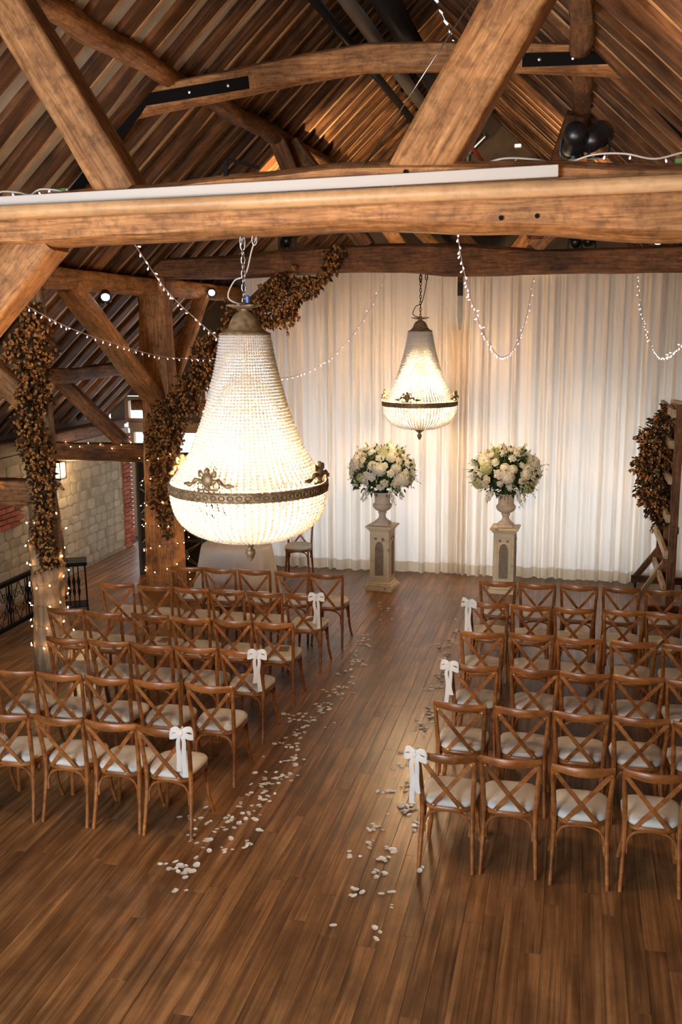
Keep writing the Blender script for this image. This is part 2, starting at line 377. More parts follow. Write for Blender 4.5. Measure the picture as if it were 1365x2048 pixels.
# roof: plaster boards above the rafters, each rafter and batten a piece of the ceiling
ang = math.atan(SL); RD = 0.13
g = G()
def slope_board(g, x0, x1, y0, y1, off=0.0, th=0.05):
    nz = Vector((-math.sin(ang), 0, math.cos(ang))) if x1 <= XC+.01 else Vector((math.sin(ang), 0, math.cos(ang)))
    a = [Vector((x, y, roofz(x)))+nz*(.06+off) for x, y in ((x0, y0), (x1, y0), (x1, y1), (x0, y1))]
    b = [p+nz*th for p in a]; g.add(a+b, [(0, 1, 2, 3), (7, 6, 5, 4), (0, 4, 5, 1), (1, 5, 6, 2), (2, 6, 7, 3), (3, 7, 4, 0)])
slope_board(g, PX, XC, Y0, 10.3); g.mi = 1; slope_board(g, PX, XC, 10.3, YE+.15); slope_board(g, XE-.15, PX, Y0, YE+.15); slope_board(g, -4.95, XC, YE+.15, YG+.2)
slope_board(g, XC, 2*XC-XE+.1, Y0, YG+.2)
ceiling = tag(obj('ceiling', g, ['plaster', 'roof_board']), kind='structure')
rng = random.Random(5); SP = 0.48
lens = math.hypot(XC-XE, (XC-XE)*SL)
variants = []
for k in range(4):
    me = hewn(lens+.1, 0.20, RD, 40+k, wob=0.02, nseg=16, rnd=.12).mesh('rafter', 'rafter_wood'); variants.append(me)
bat = G().bbox((lens/2, 0, 0), (lens, 0.055, 0.06), .004).mesh('batten', 'batten_wood')
short = math.hypot(XC+4.95, (XC+4.95)*SL); Sm = Matrix.Diagonal((short/lens, 1, 1, 1))
y = 1.0; i = 0
while y < YG-.1:
    jy = y+rng.uniform(-.04, .04); wsc = rng.uniform(.82, 1.12)
    for side in (-1, 1):
        ridge = Vector((XC, jy, RIDGE)); low = Vector((XC+side*(XC-XE), jy, roofz(XE)))
        nz = Vector((side*math.sin(ang), 0, math.cos(ang)))
        F = frame(ridge+nz*RD/2, low+nz*RD/2, nz)
        S = Sm if (side < 0 and jy > YE+.1) else Matrix.Identity(4)
        link('rafter', variants[(i*3+(side > 0)) % 4].copy(), ceiling, F @ S @ Matrix.Diagonal((1, wsc, 1, 1)))
        db = Vector((0, .1*wsc+.03, 0)); F2 = frame(ridge+nz*.034+db, low+nz*.034+db, nz)
        if i % 4 != 1 or rng.random() < .5: link('batten', bat.copy(), ceiling, F2 @ S)
    y += SP; i += 1

# walls
def wallbox(name, c, d, mat): return tag(obj(name, G().box(c, d), mat), kind='structure')
wall_left = wallbox('wall_left', (-7.71, 5.93, 1.0), (0.7, 18.05, 2.0), 'mortar')
wallbox('wall_right', (3.95, 8.8, 1.2), (0.4, 23.8, 2.6), 'dark_wall')
wallbox('wall_eaves', (-8.1, 6.5, 2.2), (0.1, 19.0, .6), 'dark_wall')
gb = G(); o = [(-8.1, 0), (4.1, 0), (4.1, roofz(XE)), (XC, RIDGE+.1), (-8.1, roofz(XE))]
gb.prism(o, -.1, .1)
tag(obj('wall_back', gb, 'dark_wall', None, Matrix.Translation((0, YG, 0)) @ Matrix.Rotation(PI/2, 4, 'X')), kind='structure')
# gallery-side wall: solid around its window opening
gf = G()
for c, d in (((-6.05, Y0, 1.05), (4.1, .2, 2.2)), ((1.15, Y0, 1.05), (6.1, .2, 2.2)), ((-7.0, Y0, 3.2), (2.4, .2, 2.6)), ((.6, Y0, 3.2), (6.4, .2, 2.6))): gf.box(c, d)
gf.merge(G().prism([(-8.1, 2.2), (-5.7, 4.4), (1.8, 4.4), (4.1, 2.2), (4.1, 2.4), (XC, RIDGE+.15), (-8.1, 2.4)], -.1, .1), Matrix.Translation((0, Y0, 0)) @ Matrix.Rotation(PI/2, 4, 'X'))
tag(obj('wall_front', gf, 'dark_wall'), kind='structure')
# wall closing the aisle beyond the glazed end
wallbox('wall_aisle', (-4.95, 18.4, 2.6), (0.15, 4.5, 5.2), 'dark_wall')

# rubble stones laid in courses on the left wall
rng = random.Random(21); XS = XW0+.09
stones = []; z = 0.05
while z < 1.86:
    ch = rng.uniform(.11, .19); yy = 7.0+rng.random()*.2
    while yy < 15.0:
        w = rng.uniform(.16, .36)
        if not (11.05 < yy+w/2 < 11.75 and 1.05 < z+ch/2 < 1.72): stones.append((yy, z, w, ch))
        yy += w+.005
    z += ch+.005
stones.sort(key=lambda s: abs(s[0]-12.2)+abs(s[1]-1.0)*.8)
def stone_geo(g, y, z, w, h, rg, th=.008):
    n = 8; c = Vector((0, y+w/2, z+h/2)); ring = []
    for (a, b) in ((-1, -.6), (-.6, -1), (.6, -1), (1, -.6), (1, .6), (.6, 1), (-.6, 1), (-1, .6)):
        ring.append((a*w/2*rg.uniform(.9, 1), b*h/2*rg.uniform(.88, 1)))
    vs = [(0, c.y+p, c.z+q) for p, q in ring]+[(th*.8, c.y+p*.97, c.z+q*.97) for p, q in ring]+[(th, c.y+p*.8, c.z+q*.75) for p, q in ring]
    fs = [tuple(range(16, 24))]
    for r in (0, 8):
        for i in range(8): fs.append((r+i, r+(i+1) % 8, r+8+(i+1) % 8, r+8+i))
    g.add(vs, fs)
restg = G()
for n, s in enumerate(stones):
    if n < 290:
        g = G(); stone_geo(g, 0, 0, s[2], s[3], rng, rng.uniform(.005, .010)); obj('stone', g, 'stone', wall_left, Matrix.Translation((XS, s[0], s[1])))
    else: stone_geo(restg, s[0], s[1], s[2], s[3], rng)
tag(obj('stone_field', restg, 'stone', wall_left, Matrix.Translation((XS, 0, 0))), kind='stuff')
bm_ = G().bbox((0, 0, 0), (.06, .205, .062), .004).mesh('brick', 'brick'); bh_ = G().bbox((0, 0, 0), (.06, .098, .062), .004).mesh('brick', 'brick')
for r in range(8):                                 # brick patch let into the stone wall
    zz = 1.09+r*.074
    for c in range(3):
        if r > 5 and c == 0: continue
        yy = 11.10+c*.218+(.109 if r % 2 else 0)
        if yy > 11.72: continue
        link('brick', bm_, wall_left, Matrix.Translation((XS+.025, yy+.1, zz)))

# brick pier with whitewashed edge at the end of the stone wall
pier = tag(obj('wall_pier', G().box((-7.47, 15.11, 1.02), (.22, .40, 2.04)), 'white_mortar'), kind='structure')
for r in range(26):
    zz = .06+r*.074
    if r % 2:
        link('brick', bm_, pier, Matrix.Translation((-7.352, 15.20, zz))); link('brick', bh_, pier, Matrix.Translation((-7.352, 15.04, zz)))
    else:
        link('brick', bm_, pier, Matrix.Translation((-7.352, 15.09, zz))); link('brick', bh_, pier, Matrix.Translation((-7.352, 15.252, zz)))

# glazed oak-framed wall at the end of the aisle and behind the curtain
nwin = 0
def window(x0, x1, z0, z1, y=YE, bars=0, mull=(), mat='oak_frame'):
    global nwin; nwin += 1
    g = G(); w = .07
    for c, d in ((((x0+x1)/2, y, z0+w/2), (x1-x0, .1, w)), (((x0+x1)/2, y, z1-w/2), (x1-x0, .1, w)), ((x0+w/2, y, (z0+z1)/2), (w, .1, z1-z0-2*w)), ((x1-w/2, y, (z0+z1)/2), (w, .1, z1-z0-2*w))): g.bbox(c, d, .006)
    for k in range(bars): zz = z0+(z1-z0)*(k+1)/(bars+1); g.bbox(((x0+x1)/2, y, zz), (x1-x0-2*w, .07, .05), .005)
    for m in mull: g.bbox((m, y, (z0+z1)/2), (.05, .07, z1-z0-2*w), .005)
    o = tag(obj('window_%d' % nwin, g, mat), kind='structure')
    obj('pane', G().box(((x0+x1)/2, y+.01, (z0+z1)/2), (x1-x0-2*w, .008, z1-z0-2*w)), 'glass_pane', o)
    return o
window(-7.64, -7.1, 0.12, 1.95, bars=1)
window(-7.02, -6.1, 0.12, 1.95, bars=1)
window(-6.02, -5.0, 0.12, 1.95, bars=1)
window(-7.72, -6.9, 2.05, 2.5, bars=0)
window(-6.27, -5.0, 2.06, 3.2, bars=0)
for a, b in ((-4.2, -3.0), (-2.6, -1.5), (-1.1, 0.0), (0.4, 1.5)): window(a, b, 0.15, 2.45, bars=2, mull=((a+b)/2,))
g = G()
for c, d in (((-6.3, YE, .06), (2.7, .14, .12)), ((-6.3, YE, 2.0), (2.7, .14, .11)), ((-7.06, YE, 1.0), (.08, .14, 2.0)), ((-6.06, YE, 1.0), (.08, .14, 2.0)), ((-4.6, YE, 2.4), (.8, .14, 4.8))): g.box(c, d)
tag(obj('trim_1', g, 'oak_frame'), kind='structure')
g = G()
for a, b in ((-4.4, -4.2), (-3.0, -2.6), (-1.5, -1.1), (0.0, 0.4), (1.5, 3.7)): g.box(((a+b)/2, YE, 1.3), (b-a, .14, 2.3))
g.box((-.35, YE, .07), (8.1, .14, .15)); g.box((-.35, YE, 3.3), (8.1, .14, 1.7))
tag(obj('wall_glazed', g, 'plaster'), kind='structure')
gi = G().prism([(-4.85, 3.2), (-4.85, roofz(-4.85)+.2), (-8.0, roofz(-8.0)+.2), (-8.0, 2.0), (-7.74, 2.02), (-7.74, 2.52), (-6.86, 2.52), (-6.86, 2.06), (-6.31, 2.06), (-6.31, 3.2)], -.05, .05)
tag(obj('wall_gable', gi, 'dark_wall', None, Matrix.Translation((0, YE+.02, 0)) @ Matrix.Rotation(PI/2, 4, 'X')), kind='structure')
# ------------------------------------------------------------------ timber frame
# near truss (y about 5.78): tie beam, two raking struts, knee brace
NY = 5.80
g = G(); NB = []
prof = [(-5.9, 4.36, .33), (-4.6, 4.36, .33), (-3.56, 4.352, .318), (-2.55, 4.38, .335), (-1.9, 4.41, .36), (-1.3, 4.432, .375), (-0.45, 4.40, .385), (0.52, 4.335, .40), (2.2, 4.36, .36)]
for i in range(60):
    x = -5.9+8.1*i/59
    for k in range(len(prof)-1):
        if prof[k][0] <= x <= prof[k+1][0]+1e-6:
            t = (x-prof[k][0])/(prof[k+1][0]-prof[k][0]); t = t*t*(3-2*t)
            c = prof[k][1]+(prof[k+1][1]-prof[k][1])*t; h = prof[k][2]+(prof[k+1][2]-prof[k][2])*t; break
    NB.append((x, c, h))
def shaped_beam(name, sections, y, w, mat, label, cat, seed, wob=.01):
    """beam along world X with its own varying height and centre line"""
    x0 = sections[0][0]; vs = []; n = 14
    for (x, c, h) in sections:
        for k in range(n):
            a = 2*PI*(k+.5)/n; ca, sa = math.cos(a), math.sin(a); p = 5.0
            r = (abs(ca)**p+abs(sa)**p)**(-1/p)
            d = 1+noise.noise(Vector((x*1.9, ca*1.5+seed, sa*1.5)))*wob*4
            vs.append((x-x0, r*ca*w/2*d, c+r*sa*h/2*d))
    N = len(sections); fs = []
    for i in range(N-1):
        for k in range(n): fs.append((i*n+k, (i+1)*n+k, (i+1)*n+(k+1) % n, i*n+(k+1) % n))
    fs += [tuple(range(n)), tuple(range(N*n-1, (N-1)*n-1, -1))]
    fs = [tuple(reversed(f)) for f in fs]
    o = obj(name, G().add(vs, fs), mat, None, Matrix.Translation((x0, y, 0)), smooth=True)
    o.data.set_sharp_from_angle(angle=math.radians(40)); return tag(o, label, cat)
near_beam = shaped_beam('tie_beam', NB, NY, .34, 'oak', 'broad pale oak tie beam crossing the whole picture, with two peg holes', 'beam', 3)
peg = G().tube([(0, -.012, 0), (0, .03, 0)], .016, 10)
for (px_, py_) in ((1003, 436), (1075, 432), (812, 344)):
    p = aty(px_, py_, NY-.172); obj('peg_hole', peg, 'black_iron', near_beam, near_beam.matrix_basis.inverted() @ Matrix.Translation(p) @ Matrix.Scale(.8, 4))
timber('roof_strut', (-2.72, NY, 4.48), (-3.66, NY, 6.02), .26, .25, 'oak', 'thick oak strut leaning left from the nearest tie beam to the roof', 'strut', 11, wob=.008)
timber('roof_strut', (-0.93, NY, 4.5), (-0.02, NY, 6.02), .26, .33, 'oak', 'thick mottled oak strut leaning right from the nearest tie beam', 'strut', 14, wob=.012)
timber('knee_brace', (-3.28, NY, 4.27), (-4.7, NY, 2.86), .24, .27, 'oak', 'oak knee brace under left end of the nearest tie beam', 'brace', 17)

# pole-like handrail batten and white strip fixed along the near beam
r0, r1 = aty(-60, 428, 5.50), aty(1430, 362, 5.50)
o = timber('handrail_batten', r0, r1, .075, .085, 'handrail_wood', 'smooth honey-coloured timber batten along the front of the nearest beam', 'batten', 19, wob=.001, rnd=.9, nseg=24)
a0, a1 = aty(-60, 408, 5.6), aty(1118, 342, 5.6)
F = frame(a0, a1)
obj('white_strip', G().bbox(((a1-a0).length/2, 0, 0), ((a1-a0).length, .05, .062), .003), 'rail_white', None, F)
tag(bpy.data.objects['white_strip'], 'long white metal strip lying above the batten on the nearest beam', 'strip')
bk = G(); q = aty(452, 345, 5.70)
bk.box((0, 0, -.03), (.025, .012, .19)); bk.box((.09, .05, .055), (.20, .012, .02), Matrix.Rotation(.5, 3, 'Z') @ Matrix.Rotation(.22, 3, 'Y'))
tag(obj('iron_bracket', bk, 'black_iron', None, Matrix.Translation(q)), 'small black iron bracket standing on the nearest beam above the near chandelier', 'bracket')

# collar of the middle truss with iron straps (y about 9.3)
CY = 9.3
cl = [(-4.35, 5.80, .26), (-4.0, 5.85, .26), (-3.3, 5.93, .25), (-2.6, 6.02, .25), (-1.95, 6.08, .25), (-1.3, 6.05, .25), (-0.6, 6.0, .25), (0.1, 5.93, .25), (0.42, 5.88, .24)]
S = []
for i in range(len(cl)-1):
    for k in range(5):
        t = k/5; S.append(tuple(cl[i][j]+(cl[i+1][j]-cl[i][j])*t for j in range(3)))
S.append(cl[-1])
collar = shaped_beam('collar_beam', S, CY, .16, 'oak', 'bowed oak collar beam high in the roof, strapped with black iron at both ends', 'beam', 6, wob=.006)
inv = collar.matrix_basis.inverted()
for sgn, pts in ((-1, ((-3.05, 5.925), (-4.10, 5.83), (-4.40, 5.50), (-4.95, 4.95))), (1, ((-0.55, 5.955), (0.22, 5.93), (0.52, 5.62), (1.25, 4.86)))):
    g = G(); yy = CY-.092
    P = [Vector((x, yy, z)) for x, z in pts]; vs = []
    for i, p in enumerate(P):
        t = (P[min(i+1, 3)]-P[max(i-1, 0)]).normalized(); nrm = Vector((-t.z, 0, t.x))*.055
        vs += [p+nrm, p-nrm, p+nrm+Vector((0, .018, 0)), p-nrm+Vector((0, .018, 0))]
    fs = []
    for i in range(3):
        a, b = i*4, i*4+4; fs += [(a, b, b+1, a+1), (a+2, a+3, b+3, b+2), (a, a+2, b+2, b), (a+1, b+1, b+3, a+3)]
    fs += [(0, 1, 3, 2), (12, 14, 15, 13)]
    g.add(vs, fs); st = obj('iron_strap', g, 'black_iron', collar, inv)
    for f_ in (.12, .35):
        p = P[0].lerp(P[1], f_*1.6); obj('bolt', G().ball((0, 0, 0), .022, 8, 4, sq=(1, .6, 1)), 'steel', st, Matrix.Translation((p.x, p.y-.006, p.z)))
    tag(st, 'black iron strap')

# purlins
timber('purlin', (-3.86, 4.0, 6.02), (-3.86, 9.85, 6.02), .19, .2, 'oak', 'round knotty purlin on the left roof slope, cut end showing', 'purlin', 22, rnd=.9, wob=.03)
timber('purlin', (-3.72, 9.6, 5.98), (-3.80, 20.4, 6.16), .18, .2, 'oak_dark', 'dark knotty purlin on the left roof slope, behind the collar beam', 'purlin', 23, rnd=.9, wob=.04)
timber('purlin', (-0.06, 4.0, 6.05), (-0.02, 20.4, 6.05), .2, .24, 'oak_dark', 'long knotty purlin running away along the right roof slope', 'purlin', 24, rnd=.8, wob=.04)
timber('wind_brace', (-3.72, 12.3, 6.0), (-3.35, 12.75, 4.85), .08, .2, 'oak_dark', 'short dark wind brace below the left purlin', 'brace', 25, up=(1, 0, 0))
timber('wind_brace', (-0.1, 11.6, 5.95), (-0.55, 12.7, 4.75), .1, .2, 'oak_dark', 'dark wind brace below the right purlin, behind the stage spotlights', 'brace', 26, up=(1, 0, 0))

# far truss (y about 12.75): tie beam on post and plate, struts, big braces
FY = 12.75
fp = [(-6.0, 4.47, .25), (-5.0, 4.47, .28), (-4.4, 4.475, .31), (-3.6, 4.52, .33), (-2.9, 4.55, .345), (-2.2, 4.54, .36), (-1.48, 4.50, .40), (-0.9, 4.475, .34), (-.36, 4.455, .30), (.4, 4.455, .30), (1.2, 4.46, .32), (2.2, 4.48, .32)]
S = []
for i in range(len(fp)-1):
    for k in range(4):
        t = k/4; t2 = t*t*(3-2*t); S.append((fp[i][0]+(fp[i+1][0]-fp[i][0])*t, fp[i][1]+(fp[i+1][1]-fp[i][1])*t2, fp[i][2]+(fp[i+1][2]-fp[i][2])*t2))
S.append(fp[-1])
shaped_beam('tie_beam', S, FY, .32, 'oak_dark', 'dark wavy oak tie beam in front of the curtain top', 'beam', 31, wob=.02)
for i, (yy, xb, zb, xt, zt, lab, mt) in enumerate((
    (12.75, -2.67, 4.68, -3.65, 6.0, 'dark strut leaning left above the far tie beam, leftmost of the row', 'oak_dark'),
    (16.2, -2.72, 4.8, -3.7, 6.05, 'brown strut leaning left above the far tie beam, second of the row', 'oak'),
    (19.4, -2.45, 4.9, -3.6, 6.05, 'pale strut leaning left above the far tie beam, third of the row', 'oak'),
    (19.4, -1.75, 4.9, -2.9, 6.05, 'dark strut leaning left above the middle of the far tie beam', 'oak_dark'),
    (19.4, -1.25, 4.9, -0.3, 6.05, 'dark strut leaning right above the middle of the far tie beam', 'oak_dark'),
    (16.2, -1.02, 4.8, -0.05, 6.05, 'brown strut leaning right above the far tie beam', 'oak_dark'),
    (12.75, -0.56, 4.62, 0.15, 5.4, 'pale lit strut leaning right above the far tie beam', 'oak'))):
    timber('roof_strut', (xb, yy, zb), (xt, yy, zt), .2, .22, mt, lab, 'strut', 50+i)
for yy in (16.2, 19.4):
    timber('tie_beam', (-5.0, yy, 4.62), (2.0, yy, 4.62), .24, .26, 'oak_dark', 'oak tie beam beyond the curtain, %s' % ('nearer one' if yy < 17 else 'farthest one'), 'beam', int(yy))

# arcade posts, plate and braces on the left
post1 = thing('arcade_post', (-5.525, 9.35, 0), 'gnarled oak post at the left wound with hops and fairy lights', 'post')
g = G(); path = []; rad = []
for i in range(30):
    t = i/29; path.append((-.03+.02*math.sin(t*5)+t*.06, .02*math.cos(t*7), t*4.15)); rad.append(.192-.066*t+.012*math.sin(t*23))
n = 16; vs = []
for i, p in enumerate(path):
    for k in range(n):
        w = 2*PI*k/n; d = 1+.09*noise.noise(Vector((math.cos(w)*2.2, math.sin(w)*2.2, p[2]*2.2)))+.05*noise.noise(Vector((math.cos(w)*6, math.sin(w)*6, p[2]*5)))
        vs.append((p[0]+rad[i]*d*math.cos(w), p[1]+rad[i]*d*math.sin(w), p[2]))
fs = [(i*n+k, i*n+(k+1) % n, i*n+n+(k+1) % n, i*n+n+k) for i in range(29) for k in range(n)]+[tuple(range(n-1, -1, -1)), tuple(range(29*n, 30*n))]
RZ = Matrix.Rotation(-PI/2, 4, 'Y')       # local X up for the grain
g.add([tuple(RZ.inverted() @ Vector(v)) for v in vs], fs)
obj('trunk', g, 'oak_grey', post1, RZ, smooth=True)
post2 = thing('arcade_post', (-5.63, FY, 0), 'squared oak post carrying the far tie beam, hops hanging down it', 'post')
g = hewn(4.36, .46, .36, 61, wob=.02, taper=(1.05, .82), rnd=.2); o = obj('shaft', g, 'oak', post2, frame((0, 0, 0), (0, 0, 1), (0, -1, 0)))
g = hewn(.95, .40, .34, 62, wob=.01, taper=(.65, 1.15)); obj('post_head', g, 'oak', post2, frame((-.0, 0, 3.35), (-.0, 0, 4.3), (0, -1, 0)))
timber('arcade_plate', (-5.62, 7.0, 4.23), (-5.62, 20.3, 4.23), .24, .23, 'oak', 'oak plate running along the tops of the left posts', 'beam', 63)
timber('plate_brace', (-5.62, 10.35, 4.15), (-5.62, 12.52, 2.75), .14, .3, 'oak', 'broad oak brace rising left from the far post to the plate', 'brace', 64, up=(1, 0, 0))
timber('plate_brace', (-5.55, 14.3, 4.15), (-5.55, 12.95, 2.9), .12, .2, 'oak', 'slim oak brace rising right from the far post to the plate', 'brace', 65, up=(1, 0, 0))
timber('knee_brace', (-5.42, FY, 2.45), (-3.75, FY, 4.35), .16, .26, 'oak_dark', 'oak knee brace under the far tie beam, buried in hops', 'brace', 66, bow=.12)
# aisle timbers
timber('aisle_tie', (-7.40, FY, 1.95), (-5.85, FY, 1.96), .2, .25, 'oak_dark', 'dark oak aisle tie left of the far post, fairy lights along it', 'beam', 67)
timber('aisle_strut', (-7.16, FY, 2.98), (-6.22, FY, 2.1), .15, .2, 'oak_dark', 'diagonal oak strut over the aisle tie beside the far post', 'strut', 68)
timber('aisle_purlin', (-6.62, 7.0, 3.08), (-6.62, 15.9, 3.08), .16, .18, 'oak_dark', 'dark purlin low on the left roof slope behind the posts', 'purlin', 69, wob=.03)
timber('aisle_tie', (-7.40, 9.45, 1.94), (-5.66, 9.45, 1.95), .2, .28, 'oak_dark', 'dark oak aisle tie left of the gnarled post', 'beam', 70)
timber('aisle_strut', (-6.42, 9.5, 3.5), (-5.6, 9.5, 2.82), .18, .26, 'oak', 'oak brace meeting the gnarled post at the left picture edge', 'strut', 71)
timber('aisle_beam', (-7.4, 15.6, 2.38), (-4.9, 15.6, 2.42), .14, .17, 'oak_dark', 'dark oak rail crossing the aisle end window', 'beam', 72)

timber('added_ledge_cover', (-7.50, 7.0, 2.09), (-7.50, 15.2, 2.09), .26, .20, 'oak_dark', 'added dark timber hiding the daylit top of the stone wall', 'beam', 73)  # added timber, keeps the daylit wall top looking dark
# ------------------------------------------------------------------ ridge services
def pipe(name, pts, r, mat, label, cat, n=10):
    return tag(obj(name, G().tube(pts, r, n), mat, smooth=True), label, cat)
pipe('cable_tray', [(-2.72, 10.2, 6.95), (-2.72, 19.5, 6.95)], .07, 'black_plastic', 'black cable tray hanging below the ridge, left of the silver duct', 'tray', 4)
pipe('silver_duct', [(-2.45, 10.2, 7.02), (-2.45, 19.5, 7.02)], .085, 'galvanised', 'dull silver duct running under the roof ridge', 'duct', 16)
pipe('black_duct', [(-2.12, 10.2, 7.1), (-2.12, 19.5, 7.1)], .14, 'black_plastic', 'fat black duct under the ridge right of the silver duct', 'duct', 16)
pipe('steel_wire', [aty(722, 342, NY-.1), aty(952, -10, 5.3)], .0045, 'steel', 'thin steel wire slanting up from the nearest beam over the right strut', 'wire', 6)
pipe('flue_pipe', spline([(-1.92, 17.5, 5.6), (-1.92, 17.5, 6.45), (-1.86, 17.5, 6.6), (-1.6, 17.5, 6.85)], 6), .055, 'steel', 'chrome flue pipe with a bend below the ridge', 'pipe', 14)
pipe('red_pipe', [(-2.0, 14.5, 6.75), (-1.5, 17.8, 6.2)], .03, 'red_pipe', 'thin red pipe slanting below the ridge beside the chrome flue', 'pipe')
t = thing('junction_box', (-1.38, 16.5, 5.75), 'small grey junction box beside the chrome flue', 'box')
obj('case', G().bbox((0, 0, .1), (.16, .1, .2), .01), 'galvanised', t); obj('cover', G().bbox((0, -.055, .1), (.12, .012, .15), .004), 'white_plastic', t)
t = thing('roof_loudspeaker', (-2.0, 14.8, 6.35), 'grey loudspeaker under the ridge by the right strut', 'loudspeaker')
obj('case', G().bbox((0, 0, 0), (.24, .16, .2), .02), 'galvanised', t); obj('cone', G().lathe([(.0, 0), (.05, .015), (.075, .0), (.08, .012)], 16), 'white_plastic', t, Matrix.Translation((0.03, -.085, 0)) @ Matrix.Rotation(PI/2, 4, 'X'))
t = thing('emergency_lamp', (-1.05, 17.0, 6.55), 'small white emergency lamp on the right roof slope', 'lamp')
obj('case', G().bbox((0, 0, 0), (.12, .08, .06), .01), 'white_plastic', t); obj('lens', G().bbox((0, -.045, 0), (.09, .012, .04), .004), 'bulb_white', t)

# ------------------------------------------------------------------ curtain
def curtain(name, x0, x1, y, zt, label, seed, gap=0.0, bottom=-0.002):
    t = thing(name, ((x0+x1)/2, y, 0), label, 'curtain'); rg = random.Random(seed)
    ph = []; x = x0
    knots = [(x0, 0.0)]
    while x < x1:
        x += rg.uniform(.035, .085); knots.append((x, rg.uniform(-1, 1)))
        x += rg.uniform(.03, .075); knots.append((x, rg.uniform(-1, 1)*-1 if rg.random() < .3 else -knots[-1][1]*rg.uniform(.5, 1)))
    def fold(x):
        for k in range(len(knots)-1):
            if knots[k][0] <= x <= knots[k+1][0]:
                u = (x-knots[k][0])/(knots[k+1][0]-knots[k][0]); u = u*u*(3-2*u); return knots[k][1]+(knots[k+1][1]-knots[k][1])*u
        return knots[-1][1]
    nx = int((x1-x0)/.013)
    def sheet(zs, off):
        g = G(); vs = []; cx = (x0+x1)/2
        F = [fold(x0+(x1-x0)*i/nx) for i in range(nx+1)]
        for z in zs:
            a = .055+.030*(1-z/zt)
            for i in range(nx+1):
                x = x0+(x1-x0)*i/nx
                xx = x
                if gap and z > 3.7: xx = x+gap*max(0, 1-abs(x-(x1 if gap < 0 else x0))/.25)*min(1, (z-3.7)/.12)
                y_ = a*F[i]+off+.05*math.sin(x*1.3+seed)*(1-z/zt)
                vs.append((xx-cx, y_, z))
        n = nx+1
        fs = [(r*n+i, r*n+i+1, r*n+n+i+1, r*n+n+i) for r in range(len(zs)-1) for i in range(nx)]
        return g.add(vs, fs)
    zs = [bottom+.16+(zt-bottom-.16)*k/16 for k in range(17)]
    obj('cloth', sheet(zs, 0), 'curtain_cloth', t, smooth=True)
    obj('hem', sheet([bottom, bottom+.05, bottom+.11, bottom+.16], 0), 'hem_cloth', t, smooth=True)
    return t
curtain('ivory_curtain', -4.9, -1.66, 14.38, 4.66, 'floor-length ivory sheer curtain panel behind the chandeliers, left of its seam', 3, gap=-.035)
curtain('ivory_curtain', -1.64, 1.14, 14.36, 4.66, 'floor-length ivory sheer curtain panel with glowing light, right of its seam', 8, gap=.03)
curtain('ivory_curtain', 1.02, 3.2, 14.62, 4.66, 'narrow ivory curtain panel behind the wooden frame at the right', 13)
curtain('ivory_curtain', -1.80, -1.55, 14.43, 3.62, 'slim cream strip of curtain lining in the seam between the panels', 17)
pipe('curtain_pole', [(-4.95, 14.42, 4.68), (3.25, 14.48, 4.68)], .02, 'black_iron', 'dark pole carrying the ivory curtain', 'pole')
# ------------------------------------------------------------------ chandeliers
def bead_string(prof, b0, b1):
    """beads threaded along a curve given as (r, z); strand lies in the local XZ plane"""
    P = spline([(r, 0, z) for r, z in prof], 14); g = G(); acc = 0.0; nxt = 0.0
    tot = sum((P[i+1]-P[i]).length for i in range(len(P)-1))
    for i in range(len(P)-1):
        d = (P[i+1]-P[i]).length
        while nxt <= acc+d:
            p = P[i].lerp(P[i+1], (nxt-acc)/d); rr = b0+(b1-b0)*(nxt/tot)
            g.ball(p, rr, 7, 4); nxt += rr*2.02
        acc += d
    return g.mesh('bead_strand', 'bead_glass', True)
UP = [(.150, 1.40), (.172, 1.27), (.205, 1.13), (.25, .965), (.30, .82), (.35, .70), (.41, .60), (.476, .52)]
LO = [(.480, .455), (.476, .40), (.456, .325), (.415, .26), (.345, .205), (.24, .165), (.10, .15)]
SU1 = bead_string(UP, .0085, .0115); SU2 = bead_string([(r*.955-.004, z) for r, z in UP], .0085, .0115)
SL1 = bead_string(LO, .0115, .0095); SL2 = bead_string([(r*.95, z+.008) for r, z in LO], .0115, .0095)
NS = 72
def ornament():
    g = G(); g.ball((0, 0, .075), .042, 10, 6, sq=(.55, 1, 1.05)); g.ball((.0, 0, .125), .022, 8, 5); g.ball((0, 0, .028), .022, 8, 5)
    for s in (-1, 1):
        g.tube(spline([(0, s*.03, .06), (.004, s*.07, .075), (-.004, s*.11, .045), (-.016, s*.165, .045)], 6), [.012+.004*math.sin(i) for i in range(19)], 6)
        g.tube(spline([(0, s*.02, .10), (0, s*.05, .125), (0, s*.055, .10), (0, s*.04, .095)], 6), .008, 6)
        g.tube(spline([(0, s*.01, .02), (0, s*.05, .015), (-.003, s*.07, .022)], 5), .007, 6)
    return g
